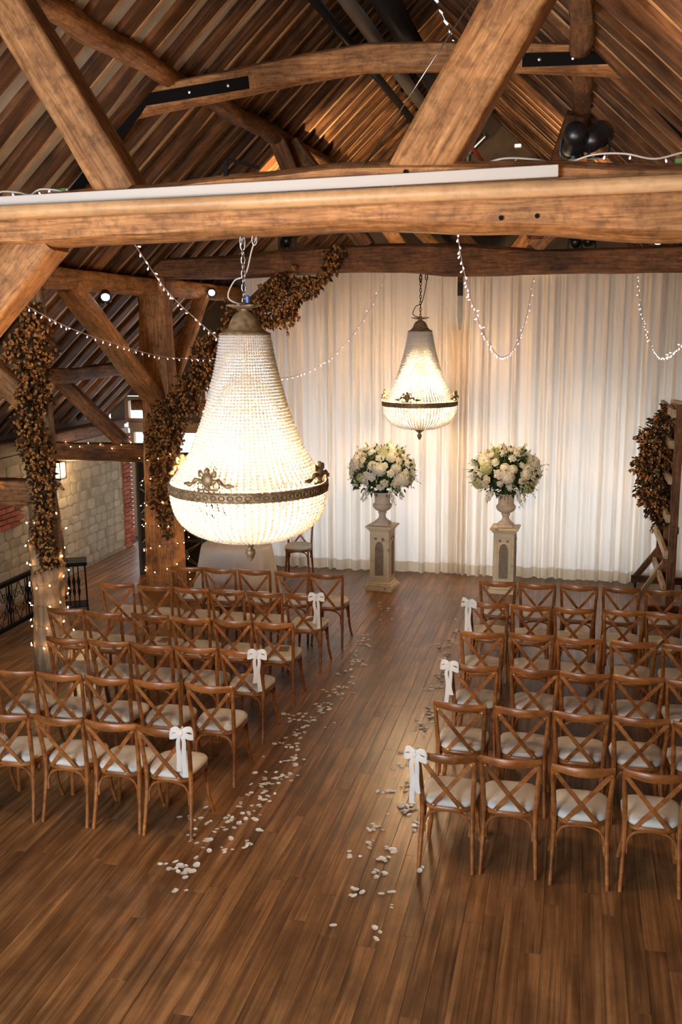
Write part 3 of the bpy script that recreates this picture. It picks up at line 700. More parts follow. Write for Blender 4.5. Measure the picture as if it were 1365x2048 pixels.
def chandelier(loc, top, label, power):
    t = thing('chandelier', loc, label, 'chandelier')          # origin at the finial's tip
    g = G(); g.lathe([(.010, 1.60), (.022, 1.59), (.03, 1.575), (.026, 1.56), (.024, 1.55), (.036, 1.54), (.062, 1.525), (.084, 1.49), (.10, 1.45), (.128, 1.425), (.158, 1.412), (.157, 1.40), (.12, 1.40)], 28)
    cap = obj('crown', g, 'bronze', t, smooth=True)
    g = G(); g.lathe([(.02, 1.555), (.06, 1.562), (.105, 1.575), (.102, 1.583), (.05, 1.572), (.02, 1.568)], 40, rfun=lambda w, z: 1+.13*math.cos(8*w)*(1 if z > 1.57 else .2))
    obj('leaf_plate', g, 'bronze', cap, None, smooth=True)
    g = G(); g.lathe([(.484, .452), (.496, .456), (.492, .464), (.492, .502), (.497, .512), (.484, .516), (.478, .5), (.478, .465), (.484, .452)], 72)
    band = obj('band', g, 'bronze', t, smooth=False)
    rs = G()
    for k in range(60):
        w = 2*PI*k/60; M = Matrix.Rotation(w, 4, 'Z') @ Matrix.Translation((.494, 0, .483))
        h = G(); h.tube([(0, .017*math.cos(a), .013*math.sin(a)) for a in [2*PI*i/8 for i in range(8)]], .0035, 4, closed=True); rs.merge(h, M)
    tag(obj('band_rosettes', rs, 'bronze', band), kind='stuff')
    om = ornament().mesh('cartouche', 'bronze', True)
    for k in range(4): link('cartouche', om, band, Matrix.Rotation(-1.75+PI*k/2, 4, 'Z') @ Matrix.Translation((.485, 0, .512)))
    for k in range(NS):
        w = 2*PI*k/NS; w2 = w+PI/NS
        link('bead_strand', SU1, t, Matrix.Rotation(w, 4, 'Z')); link('bead_strand', SU2, t, Matrix.Rotation(w2, 4, 'Z'))
        link('bead_strand', SL1, t, Matrix.Rotation(w, 4, 'Z')); link('bead_strand', SL2, t, Matrix.Rotation(w2, 4, 'Z'))
    fin = obj('finial', G().lathe([(.004, 0), (.018, .015), (.032, .05), (.03, .07), (.014, .085), (.02, .095), (.06, .125), (.085, .155), (.02, .16)], 20), 'bronze', t, smooth=True)
    obj('rod', G().tube([(0, 0, .13), (0, 0, 1.5)], .009, 8), 'brass', t)
    bm = G(); bm.lathe([(.004, .055), (.02, .045), (.028, .025), (.02, 0), (.008, -.02), (.008, -.05)], 12); bmm = bm.mesh('bulb', 'lamp_bulb', True)
    for k in range(6): link('bulb', bmm, t, Matrix.Rotation(2*PI*k/6+.3, 4, 'Z') @ Matrix.Translation((.17, 0, .56)))
    arms = G()
    for k in range(6):
        M = Matrix.Rotation(2*PI*k/6+.3, 4, 'Z'); h = G(); h.tube(spline([(0, 0, .44), (.09, 0, .42), (.15, 0, .45), (.17, 0, .51)], 5), .006, 6); arms.merge(h, M)
    obj('arms', arms, 'brass', t)
    # chain to the beam
    g = G(); z = 1.58; k = 0
    while z < top-loc[2]+.02:
        c = z+.022; pts = []
        for i in range(10):
            a = 2*PI*i/10; pts.append((.012*math.cos(a), 0, c+.026*math.sin(a)))
        R_ = Matrix.Rotation(PI/2 if k % 2 else 0, 4, 'Z'); h = G(); h.tube(pts, .0042, 5, closed=True); g.merge(h, R_); z += .040; k += 1
    obj('chain', g, 'steel' if loc[1] < 8 else 'black_iron', t, smooth=True)
    H = top-loc[2]
    obj('cable', G().tube(spline([(.02, 0, 1.57), (-.09, -.02, 1.62), (-.06, 0, 1.72), (.01, .01, 1.76), (.05, .02, 1.9), (.09, .02, H)], 8), .005, 6), 'cable_white' if loc[1] < 8 else 'black_iron', t, smooth=True)
    for (x, h) in ((0, .10), (.075, .07)):
        hk = G(); hk.tube([(x+.016*math.cos(a), 0, H-h*.5+h*.5*math.sin(a)) for a in [2*PI*i/12 for i in range(12)]], .005, 6, closed=True)
        obj('hook', hk, 'steel' if loc[1] < 8 else 'black_iron', t, smooth=True)
    for k in range(6):
        w = 2*PI*k/6+.3
        l = light('chandelier_light', 'POINT', (.17*math.cos(w), .17*math.sin(w), .60), power/6, (1.0, 0.64, 0.32), shadow_soft_size=.05); l.parent = t
    return t
CH1 = chandelier((-1.955, 5.72, 2.25), 4.245, 'near chandelier of glass beads with bronze band, hanging large at the left', 760)
CH2 = chandelier((-1.975, 12.75, 2.215), 4.335, 'far chandelier of glass beads hanging in front of the curtain', 680)
obj('plug', G().bbox((.03, -.02, 1.61), (.024, .024, .05), .006), 'blue_plug', CH1)

# ------------------------------------------------------------------ chairs
def outline_seat(wb, wf, y0, y1, n=28, p=3.6):
    pts = []
    for k in range(n):
        a = 2*PI*k/n; ca, sa = math.cos(a), math.sin(a); r = (abs(ca)**p+abs(sa)**p)**(-1/p)
        v = (r*sa+1)/2; pts.append((r*ca*(wb+(wf-wb)*v)/2, y0+(y1-y0)*v))
    return pts
def seat_loft(o, levels):
    """levels: (inset scale, z)"""
    g = G(); n = len(o); cx = sum(p[0] for p in o)/n; cy = sum(p[1] for p in o)/n; vs = []
    for s, z in levels: vs += [(cx+(x-cx)*s, cy+(y-cy)*s, z) for x, y in o]
    fs = [(r*n+k, r*n+(k+1) % n, r*n+n+(k+1) % n, r*n+n+k) for r in range(len(levels)-1) for k in range(n)]
    fs += [tuple(range(n-1, -1, -1)), tuple(range((len(levels)-1)*n, len(levels)*n))]
    return g.add(vs, fs)
CH_PARTS = []
def part(name, g, mat, M=Matrix.Identity(4), smooth=True):
    me = g.mesh(name, mat, smooth)
    if smooth: me.set_sharp_from_angle(angle=math.radians(45))
    CH_PARTS.append((name, me, M))
for s in (-1, 1):
    pts = spline([(s*.187, 0, 0), (s*.180, .035, .16), (s*.174, .062, .33), (s*.174, .068, .46), (s*.180, .052, .60), (s*.190, .022, .76), (s*.193, .008, .845)], 5)
    part('rear_leg', G().tube(pts, [.0145+.003*math.sin(PI*i/(len(pts)-1)) for i in range(len(pts))], 8), 'chair_wood')
for s in (-1, 1):
    pts = spline([(s*.160, .405, .44), (s*.163, .412, .30), (s*.172, .425, .14), (s*.193, .452, 0)], 5)
    part('front_leg', G().tube(pts, .0155, 8), 'chair_wood')
g = G(); vs = []; nn = 17
for i in range(nn):
    t = i/(nn-1); x = -.203+.406*t; bow = .058*math.sin(PI*t); h = .021+.011*math.sin(PI*t); th = .0125; zc = .852-.004*math.sin(PI*t)
    for (a, b) in ((th, h*.7), (th*.5, h), (-th*.5, h), (-th, h*.7), (-th, -h*.7), (-th*.5, -h), (th*.5, -h), (th, -h*.7)): vs.append((x, .006-bow+a-.004*(b > 0), zc+b))
fs = [(i*8+k, i*8+(k+1) % 8, i*8+8+(k+1) % 8, i*8+8+k) for i in range(nn-1) for k in range(8)]+[tuple(range(8)), tuple(range(nn*8-1, nn*8-9, -1))]
part('top_rail', G().add(vs, fs), 'chair_wood')
for s in (-1, 1):
    g = G(); P = spline([(s*.186, -.010, .832), (s*.093, .002+s*.004, .711), (0, .018+s*.004, .589), (-s*.055, .032+s*.004, .518), (-s*.103, .040, .455)], 5); vs = []
    for i, p in enumerate(P):
        tn = (P[min(i+1, len(P)-1)]-P[max(i-1, 0)]).normalized(); yn = Vector((0, 1, 0)); wn = tn.cross(yn).normalized()*.0145; dn = Vector((0, .0045, 0))
        vs += [p+wn+dn, p-wn+dn, p-wn-dn, p+wn-dn]
    N = len(P); fs = [(i*4+k, i*4+(k+1) % 4, i*4+4+(k+1) % 4, i*4+4+k) for i in range(N-1) for k in range(4)]+[(3, 2, 1, 0), (N*4-4, N*4-3, N*4-2, N*4-1)]
    g.add(vs, fs, 0)
    for q in (P[1], P[-2]): g.ball(q-Vector((0, .006, 0)), .006, 6, 4, mi=1)
    part('cross_slat', g, ['chair_wood', 'brass'], smooth=False)
OS = outline_seat(.36, .41, .05, .445)
part('seat_frame', seat_loft(OS, [(.97, .418), (1.0, .424), (1.0, .446), (.97, .452)]), 'chair_wood')
OP = outline_seat(.355, .415, .045, .45)
part('seat_pad', seat_loft(OP, [(.95, .452), (1.0, .462), (1.005, .474), (.97, .489), (.85, .499), (.55, .505), (.2, .506)]), 'seat_fabric')
for pts in ([(-.158, .060, .25), (-.155, .066, .33), (-.11, .072, .395), (0, .075, .414), (.11, .072, .395), (.155, .066, .33), (.158, .060, .25)],
            [(-.155, .405, .25), (-.15, .40, .33), (-.11, .395, .395), (0, .39, .414), (.11, .395, .395), (.15, .40, .33), (.155, .405, .25)],
            [(-.165, .075, .27), (-.163, .09, .34), (-.162, .14, .40), (-.163, .235, .415), (-.16, .33, .40), (-.158, .385, .34), (-.158, .40, .27)],
            [(.165, .075, .27), (.163, .09, .34), (.162, .14, .40), (.163, .235, .415), (.16, .33, .40), (.158, .385, .34), (.158, .40, .27)]):
    part('bent_brace', G().tube(spline(pts, 4), .010, 7), 'chair_wood')
def chair(x, y, label, group, rz=0.0):
    t = thing('dining_chair', (x, y, 0), label, 'chair', group, rz)
    for nm, me, M in CH_PARTS: link(nm, me, t, M)
    return t
ROWS = {
 'L': [(6.18, [-2.81, -3.22, -3.65, -4.09, -4.52]), (7.02, [-2.785, -3.24, -3.68, -4.11, -4.54]), (7.90, [-2.815, -3.25, -3.67, -4.10, -4.53]),
       (8.76, [-2.78, -3.20, -3.64, -4.08, -4.58, -5.02]), (9.80, [-2.775, -3.20, -3.63, -4.05, -4.49, -4.95]), (10.69, [-2.74, -3.16, -3.62, -4.05, -4.47])],
 'R': [(6.18, [-.755, -.33, .14, .595, 1.03]), (7.07, [-.77, -.30, .13, .56, .98]), (7.97, [-.75, -.25, .16, .59, 1.01]),
       (8.89, [-.77, -.31, .12, .60, 1.05]), (9.88, [-.79, -.36, .07, .56, .97]), (10.77, [-.77, -.33, .12, .57, 1.02])]}
ORD = ['first', 'second', 'third', 'fourth', 'fifth', 'sixth']
rowname = ['nearest row', 'second row', 'third row', 'fourth row', 'fifth row', 'row nearest the curtain']
rng = random.Random(3); AISLE = {}
for s in 'LR':
    for ri, (y, xs) in enumerate(ROWS[s]):
        for ci, x in enumerate(xs):
            jy = rng.uniform(-.02, .02); rz = rng.uniform(-.03, .03)
            lab = 'cross-back wooden chair %s of the aisle, %s, %s seat from the aisle' % ('left' if s == 'L' else 'right', rowname[ri], ORD[ci])
            c = chair(x, y+jy, lab, 'ceremony chairs in rows', rz)
            if ci == 0: AISLE[s, ri] = (x, y+jy)
            AISLE[s, ri, ci] = (x, y+jy)
chair(-3.98, 14.0, 'brown cross-back chair facing out beside the round table by the curtain', 'chairs by the table', PI+.15)

# booklets left on three seats
for (k, a) in ((('L', 3, 0), .15), (('L', 4, 0), -.5), (('L', 3, 3), -.1)):
    x, y = AISLE[k]; t = thing('order_of_service', (x+.02, y+.27, .5065), 'folded brown card on the seat, %s' % {('L', 3, 0): 'aisle chair of the fourth row left', ('L', 4, 0): 'aisle chair of the fifth row left', ('L', 3, 3): 'fourth chair from the aisle, fourth row left'}[k], 'card', 'cards on seats', a)
    obj('cover', G().bbox((0, 0, .004), (.10, .14, .003), .001), 'card', t); obj('inner_sheet', G().bbox((0.002, 0, .0015), (.096, .136, .002), .0005), 'white_plastic', t)

# ribbon bows on the aisle chairs
def ribbon(pts, w0, w1, wdir):
    P = spline(pts, 6); vs = []; N = len(P); wdir = Vector(wdir)
    for i, p in enumerate(P):
        w = w0+(w1-w0)*i/(N-1); vs += [p-wdir*w, p+Vector((0, -.003, 0)), p+wdir*w]
    return G().add(vs, [(i*3+k, i*3+k+1, i*3+k+4, i*3+k+3) for i in range(N-1) for k in range(2)])
def bow(x, y, label, seed, s=1, rz=0.0):
    rg = random.Random(seed); t = thing('ribbon_bow', (x, y, .86), label, 'bow', 'ribbon bows on aisle chairs', rz)
    for k in (-1, 1):
        g = ribbon([(0, -.045, .01), (k*.035, -.05, .035), (k*.075, -.045, .025+rg.uniform(-.01, .01)), (k*.088, -.04, -.02), (k*.06, -.052, -.018), (k*.02, -.056, -.002), (0, -.05, .005)], .021, .021, (0, .25, .97))
        obj('loop', g, 'ribbon', t, smooth=True)
    obj('knot', G().ball((0, -.052, .004), .019, 8, 6, sq=(1, .8, 1.2)), 'ribbon', t, smooth=True)
    for k in (-1, 1):
        L_ = rg.uniform(.30, .36) if k*s > 0 else rg.uniform(.24, .30)
        g = ribbon([(k*.006, -.05, 0), (k*.022, -.058, -.06), (k*.016+rg.uniform(-.008, .008), -.052, -.17), (k*.024, -.048, -L_)], .012, .019, (.97, .2, 0))
        obj('tail', g, 'ribbon', t, smooth=True)
    g = G(); g.tube([(0, -.022+.03*math.cos(a), .0+.036*math.sin(a)) for a in [2*PI*i/12 for i in range(12)]], .008, 6, closed=True, flat_=(.012, .003)); obj('wrap', g, 'ribbon', t, smooth=True)
    return t
for ri in (0, 2, 4):
    x, y = AISLE['L', ri]; bow(x+.165, y-.02, 'white ribbon bow on the left aisle chair, %s' % rowname[ri], ri+1, 1, .1)
    x, y = AISLE['R', ri]; bow(x-.19, y-.01, 'white ribbon bow on the right aisle chair, %s' % rowname[ri], ri+11, -1, -.35)

# ------------------------------------------------------------------ rose petals
pm = []
for k in range(6):
    rg = random.Random(90+k); g = G(); vs = []; n = 8
    cu = rg.uniform(.3, .9)
    for (f_, h) in ((0, 0), (.55, .1), (1, 1)):
        for i in range(n):
            a = 2*PI*i/n; r = .021*(1+.22*math.cos(a)+.12*rg.uniform(-1, 1)); vs.append((r*f_*math.cos(a), r*f_*math.sin(a)*.85, .0015+.011*cu*h*(.5+.5*math.sin(a*1.0+k))*f_+.002))
    fs = [(r*n+i, r*n+(i+1) % n, r*n+n+(i+1) % n, r*n+n+i) for r in range(2) for i in range(n)]
    g.add(vs, fs); pm.append(g.mesh('rose_petal', 'petal_white', True))
CL = [ # px, py, spread x, spread y, count — where the photograph shows them lying
 (368, 1742, 30, 20, 13), (365, 1782, 25, 6, 3), (345, 1735, 18, 18, 6), (420, 1670, 45, 35, 16), (398, 1640, 35, 18, 9), (450, 1695, 12, 18, 4), (495, 1692, 10, 8, 4), (470, 1640, 30, 14, 9),
 (505, 1622, 26, 22, 16), (515, 1590, 30, 20, 12), (545, 1560, 38, 16, 10), (568, 1555, 22, 8, 14), (520, 1662, 8, 6, 2), (590, 1520, 30, 14, 10), (560, 1497, 26, 14, 6), (600, 1478, 30, 14, 8), (585, 1440, 30, 10, 7),
 (625, 1440, 30, 20, 15), (640, 1420, 20, 10, 8), (655, 1415, 20, 14, 8), (600, 1465, 25, 14, 5), (678, 1385, 26, 12, 12), (695, 1370, 14, 10, 5), (660, 1390, 20, 12, 6), (720, 1325, 16, 8, 16), (712, 1312, 22, 12, 8), (690, 1345, 22, 12, 8),
 (735, 1290, 14, 8, 12), (728, 1275, 22, 12, 6), (765, 1222, 14, 14, 6), (690, 1300, 10, 6, 3), (770, 1240, 16, 8, 3),
 (745, 1868, 10, 14, 3), (665, 1850, 3, 3, 1), (785, 1815, 5, 4, 2), (755, 1745, 14, 10, 7), (765, 1720, 14, 8, 6), (700, 1780, 20, 14, 4), (780, 1790, 30, 10, 4), (845, 1745, 10, 6, 2), (705, 1710, 20, 12, 4), (750, 1660, 16, 10, 8), (740, 1690, 12, 8, 4),
 (800, 1620, 26, 16, 10), (815, 1612, 14, 8, 6), (832, 1650, 8, 10, 4), (770, 1590, 20, 14, 6), (790, 1700, 20, 12, 5), (810, 1570, 22, 12, 8), (800, 1530, 25, 12, 5), (845, 1460, 18, 14, 10), (862, 1435, 10, 16, 8), (835, 1440, 14, 8, 4), (858, 1415, 10, 12, 7),
 (870, 1375, 14, 16, 9), (880, 1352, 14, 12, 8), (890, 1330, 10, 12, 6), (884, 1295, 18, 8, 12), (905, 1282, 14, 8, 9), (915, 1262, 6, 8, 4), (915, 1240, 4, 4, 2), (895, 1310, 12, 6, 5), (820, 1500, 14, 10, 4)]
rng = random.Random(77); spots = []
for (px_, py_, sx, sy, n) in CL:
    for k in range(n):
        p = atz(px_+rng.gauss(0, sx*.55), py_+rng.gauss(0, sy*.55))
        if p.x < -2.9 or p.x > -.72: continue
        s_ = rng.uniform(.8, 1.45)
        M = Matrix.Translation((p.x, p.y, .0012)) @ Matrix.Rotation(rng.random()*6.28, 4, 'Z') @ Matrix.Diagonal((s_*rng.uniform(.8, 1.1), s_*rng.uniform(.7, 1), rng.uniform(.6, 1.4), 1))
        spots.append((p.y, p.x, M, rng.randrange(6)))
spots.sort(key=lambda q: q[0]); far = G()
for n, (y, x, M, k) in enumerate(spots):
    if n < 296:
        side = 'left' if x < -1.8 else 'right'
        near = 'beside the nearest rows of chairs' if y < 7 else ('beside the middle rows of chairs' if y < 9.3 else 'beside the far rows of chairs')
        tag(link('rose_petal', pm[k], None, M), 'white rose petal on the %s of the aisle, %s' % (side, near), 'petal', 'petals on the %s of the aisle %s' % (side, near))
    else:
        g = G(); me = pm[k]; g.add([v.co for v in me.vertices], [tuple(f.vertices) for f in me.polygons]); far.merge(g, M)
if far.v: tag(obj('rose_petals_scatter', far, 'petal_white', smooth=True), 'thin scatter of white petals at the far end of the aisle', 'petals', kind='stuff')
# ------------------------------------------------------------------ pedestals, urns, flowers
def arch(w, h, n=8):
    """lancet outline, base centre at the origin, in (x, z)"""
    hs = h-w*.95; pts = [(-w/2, 0), (-w/2, hs)]
    for k in range(1, n+1):
        t = k/n; pts.append((-w/2+w/2*(1-math.cos(t*PI/2)) if False else -w/2*math.cos(t*PI/2)**.8, hs+w*.95*math.sin(t*PI/2)**1.15))
    pts2 = [(-x, z) for x, z in reversed(pts[:-1])]
    return pts+pts2
def pedestal(x, y, label, rz):
    t = thing('pedestal', (x, y, 0), label, 'pedestal', 'painted pedestals by the curtain', rz)
    g = G(); g.bbox((0, 0, .03), (.40, .40, .06), .006); g.bbox((0, 0, .075), (.37, .37, .035), .014); g.bbox((0, 0, .105), (.33, .33, .03), .012)
    obj('plinth', g, 'cream_paint', t)
    body = obj('body', G().bbox((0, 0, .49), (.285, .285, .76), .004), 'cream_paint', t)
    g = G(); g.bbox((0, 0, .865), (.31, .31, .022), .008); g.bbox((0, 0, .89), (.345, .345, .03), .010); g.bbox((0, 0, .918), (.39, .39, .028), .006)
    obj('cornice', g, 'cream_paint', t)
    A = arch(.135, .50)
    for k in range(4):
        R_ = Matrix.Rotation(k*PI/2, 4, 'Z') @ Matrix.Translation((0, -.1445, 0)) @ Matrix.Rotation(PI/2, 4, 'X')
        fr = G()
        for c, d in (((0, .80, .002), (.21, .014, .006)), ((0, .175, .002), (.21, .014, .006)), ((-.098, .4875, .002), (.014, .61, .006)), ((.098, .4875, .002), (.014, .61, .006))): fr.box(c, d)
        obj('panel_frame', fr, 'cream_paint', body, R_)
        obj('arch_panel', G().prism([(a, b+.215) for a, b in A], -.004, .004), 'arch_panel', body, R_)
        rim = G(); rim.tube([(a, b+.215, .004) for a, b in A], .006, 5, closed=True); obj('arch_rim', rim, 'cream_paint', body, R_)
        for s in (-1, 1):
            ro = G(); ro.tube([(s*.052, .75, -.002), (s*.052, .75, .005)], .019, 12)
            obj('rosette', ro, 'arch_panel', body, R_)
    return t
def urn(x, y, z, label):
    t = thing('urn', (x, y, z), label, 'urn', 'stone urns on pedestals')
    obj('base', G().bbox((0, 0, .02), (.22, .22, .04), .006), 'urn_stone', t)
    obj('foot', G().lathe([(.11, .04), (.105, .055), (.07, .08), (.05, .11), (.045, .15), (.06, .165), (.065, .175), (.055, .185), (.05, .19)], 24), 'urn_stone', t, smooth=True)
    obj('bowl', G().lathe([(.05, .19), (.08, .205), (.115, .235), (.132, .27), (.128, .295), (.112, .31)], 64, rfun=lambda w, z_: 1+.045*abs(math.cos(11*w))*(1 if .2 < z_ < .3 else 0)), 'urn_stone', t, smooth=True)
    obj('neck', G().lathe([(.112, .31), (.106, .34), (.108, .40), (.118, .44), (.14, .46), (.14, .47), (.125, .47), (.10, .42), (.02, .42)], 32), 'urn_stone', t, smooth=True)
    return t
def rose(r=.05, seed=0):
    rg = random.Random(seed); g = G()
    g.ball((0, 0, 0), r*.55, 8, 6)
    for ring, (n, rr, tilt, sz) in enumerate(((3, .30, .95, .62), (5, .55, .62, .75), (6, .78, .28, .82))):
        for k in range(n):
            a = 2*PI*(k+.5*ring)/n+rg.uniform(-.2, .2); M = Matrix.Rotation(a, 4, 'Z') @ Matrix.Translation((rr*r, 0, (.30-.22*ring)*r)) @ Matrix.Rotation(-tilt, 4, 'Y') @ Matrix.Diagonal((1, 1, .32, 1))
            h = G(); h.ball((0, 0, 0), r*sz*.62, 7, 4); g.merge(h, M)
    return g
def hydrangea(r=.09, seed=0, n=46):
    rg = random.Random(seed); g = G()
    for k in range(n):
        z = 1-1.35*k/n; ph = k*2.39996; q = math.sqrt(max(0, 1-z*z)); d = Vector((q*math.cos(ph), q*math.sin(ph), z))
        M = Matrix.Translation(d*r) @ d.to_track_quat('Z', 'X').to_matrix().to_4x4() @ Matrix.Rotation(rg.random()*3, 4, 'Z')
        s = r*.26; h = G()
        for e in range(4):
            a = e*PI/2; c, s_ = math.cos(a), math.sin(a)
            h.add([(0, 0, 0), (c*s*.6-s_*s*.45, s_*s*.6+c*s*.45, .14*s), (c*s*1.15, s_*s*1.15, 0), (c*s*.6+s_*s*.45, s_*s*.6-c*s*.45, .14*s)], [(0, 1, 2, 3)])
        g.merge(h, M)
    g.ball((0, 0, -.1*r), r*.86, 8, 5); return g
def leaf(g, p, d, L_, w, rg):
    d = d.normalized(); s = d.cross(Vector((rg.uniform(-1, 1), rg.uniform(-1, 1), rg.uniform(.2, 1)))).normalized(); n = s.cross(d)
    g.add([p, p+d*L_*.45+s*w+n*w*.3, p+d*L_, p+d*L_*.45-s*w+n*w*.3, p+d*L_*.5], [(0, 1, 4), (1, 2, 4), (2, 3, 4), (3, 0, 4)])
ROSES = [rose(.05, k) for k in range(3)]; HYD = [hydrangea(.095, k) for k in range(2)]
RM = [[g.mesh('rose', m, True) for g in ROSES] for m in ('flower_white', 'flower_cream')]
HM = [[g.mesh('hydrangea', m) for g in HYD] for m in ('flower_white', 'flower_green')]
def arrangement(x, y, z, label, seed, W=.47, H=.40):
    t = thing('flower_arrangement', (x, y, z), label, 'flowers', 'white flower arrangements'); rg = random.Random(seed)
    cz = .30
    def surf(d, k=1.0): return Vector((d.x*W*k, d.y*W*.9*k, cz+d.z*H*k*(1 if d.z > 0 else .82)))
    fol = G(); pale = G()
    for k in range(900):
        d = Vector((rg.gauss(0, 1), rg.gauss(0, 1), rg.gauss(.1, .9))).normalized(); p = surf(d, rg.uniform(.45, .95))
        leaf(fol if rg.random() < .75 else pale, p, d+Vector((rg.uniform(-.6, .6), rg.uniform(-.6, .6), rg.uniform(-.5, .6))), rg.uniform(.05, .10), rg.uniform(.012, .026), rg)
    fol.ball((0, 0, cz), .27, 12, 8, sq=(1, .9, .85)); fol.tube([(0, 0, -.04), (0, 0, .2)], .06, 8)
    tag(obj('foliage', fol, 'foliage', t), kind='stuff')
    # trailing and upright sprays
    sp = G()
    for k in range(44):
        d = Vector((rg.gauss(0, 1), rg.gauss(0, 1), rg.gauss(.2, .8))).normalized()
        p = surf(d, .8); q = surf(d, rg.uniform(1.02, 1.2))+Vector((0, 0, -.05 if d.z < 0 else .02))
        sp.tube([p, q], .0025, 4)
        for e in range(7):
            c = p.lerp(q, .35+.65*e/6); leaf(pale if k % 3 else sp, c, d+Vector((rg.uniform(-1, 1), rg.uniform(-1, 1), rg.uniform(-1, 1))), rg.uniform(.02, .04), .008, rg)
    tag(obj('pale_foliage', pale, 'foliage_pale', t), kind='stuff'); tag(obj('sprays', sp, 'flower_green', t), kind='stuff')
    # blooms, each its own part, spread over the dome
    N = 74; used = []
    for k in range(N):
        zz = 1-1.55*(k+.5)/N; ph = k*2.39996+seed; qq = math.sqrt(max(0, 1-zz*zz)); d = Vector((qq*math.cos(ph), qq*math.sin(ph), zz))
        d = (d+Vector((rg.uniform(-.1, .1), rg.uniform(-.1, .1), rg.uniform(-.08, .08)))).normalized()
        u = rg.random(); p = surf(d, rg.uniform(.86, 1.0)); Q = d.to_track_quat('Z', 'X').to_matrix().to_4x4()
        s = rg.uniform(.8, 1.25)
        M = Matrix.Translation(p) @ Q @ Matrix.Scale(s, 4)
        if u < .62: link('rose', RM[0 if rg.random() < .7 else 1][rg.randrange(3)], t, M)
        else: link('hydrangea', HM[0 if rg.random() < .72 else 1][rg.randrange(2)], t, Matrix.Translation(surf(d, .84)) @ Q @ Matrix.Scale(s*.85, 4))
    st = G()                                   # white delphinium-like sprays of small florets
    for k in range(26):
        d = Vector((rg.gauss(0, 1), rg.gauss(0, .9), abs(rg.gauss(.5, .6))-.15)).normalized(); p = surf(d, .85); q = surf(d, rg.uniform(1.08, 1.2))
        for e in range(9):
            c = p.lerp(q, e/8)+Vector((rg.uniform(-.02, .02), rg.uniform(-.02, .02), rg.uniform(-.02, .02))); st.ball(c, .013*(1.15-.6*e/8), 5, 3)
    for (a, l_) in ((2.4, .22), (.75, .20), (-.9, .20), (-2.2, .16)):                         # trailing stems over the rim
        for e in range(22):
            tt = e/21; st.ball((math.cos(a)*(.27+.10*tt)+rg.uniform(-.03, .03), math.sin(a)*(.25+.05*tt)-.06+rg.uniform(-.03, .03), cz-.20-l_*tt), .016*(1.2-.5*tt), 5, 3)
    tag(obj('small_florets', st, 'flower_white', t), kind='stuff')
    return t
pedestal(-2.59, 13.36, 'tall cream pedestal with gothic arch panels, left of the pair', -.12)
urn(-2.59, 13.36, .932, 'pale stone urn on the left pedestal')
arrangement(-2.60, 13.36, 1.372, 'big white and green flower arrangement in the left urn', 4)
pedestal(-.88, 13.56, 'tall cream pedestal with gothic arch panels, right of the pair', -.05)
urn(-.88, 13.56, .932, 'pale stone urn on the right pedestal')
arrangement(-.89, 13.56, 1.372, 'big white rose and hydrangea arrangement in the right urn', 9, W=.49, H=.38)

# ------------------------------------------------------------------ round table under a long cloth
TX, TY = -4.48, 12.52
t = thing('round_table', (TX, TY, 0), 'round table hidden under a long pale cloth beside the far post', 'table')
obj('tabletop', G().lathe([(.0, .715), (.46, .715), (.46, .742), (.0, .742)], 32), 'pale_wood', t)
obj('leg', G().lathe([(.22, .0), (.2, .03), (.05, .06), (.04, .7), (.1, .715)], 20), 'oak_frame', t)
n = 120; vs = []; rg = random.Random(8); ph = [rg.uniform(0, 6.28) for _ in range(4)]
lv = [(0.0, .75), (.3, .75), (.465, .75), (.478, .742), (.49, .70), (.505, .58), (.53, .42), (.555, .25), (.58, .10), (.592, .012)]
for (r, z) in lv:
    for k in range(n):
        w = 2*PI*k/n; f_ = (max(0, .75-z)/.75)**.7
        d = 1+f_*(.045*math.sin(14*w+ph[0])+.03*math.sin(23*w+ph[1])+.02*math.sin(7*w+ph[2])); vs.append((r*d*math.cos(w), r*d*math.sin(w), z+.003))
fs = [(i*n+k, i*n+(k+1) % n, i*n+n+(k+1) % n, i*n+n+k) for i in range(len(lv)-1) for k in range(n)]
tag(obj('tablecloth', G().add(vs, fs), 'table_linen', None, Matrix.Translation((TX, TY, 0)), smooth=True), 'long pale linen cloth draped over the round table', 'tablecloth')
t = thing('bud_vase', (-4.72, 12.36, .754), 'small clear vase with sprigs on the round table', 'vase')
obj('glass', G().lathe([(.03, 0), (.035, .03), (.022, .06), (.028, .075)], 14), 'glass_pane', t, smooth=True)
g = G(); rg = random.Random(5)
for k in range(26): leaf(g, Vector((0, 0, .06)), Vector((rg.uniform(-1, 1), rg.uniform(-1, 1), rg.uniform(.1, 1))), .07, .01, rg)
tag(obj('sprigs', g, 'foliage_pale', t), kind='stuff')

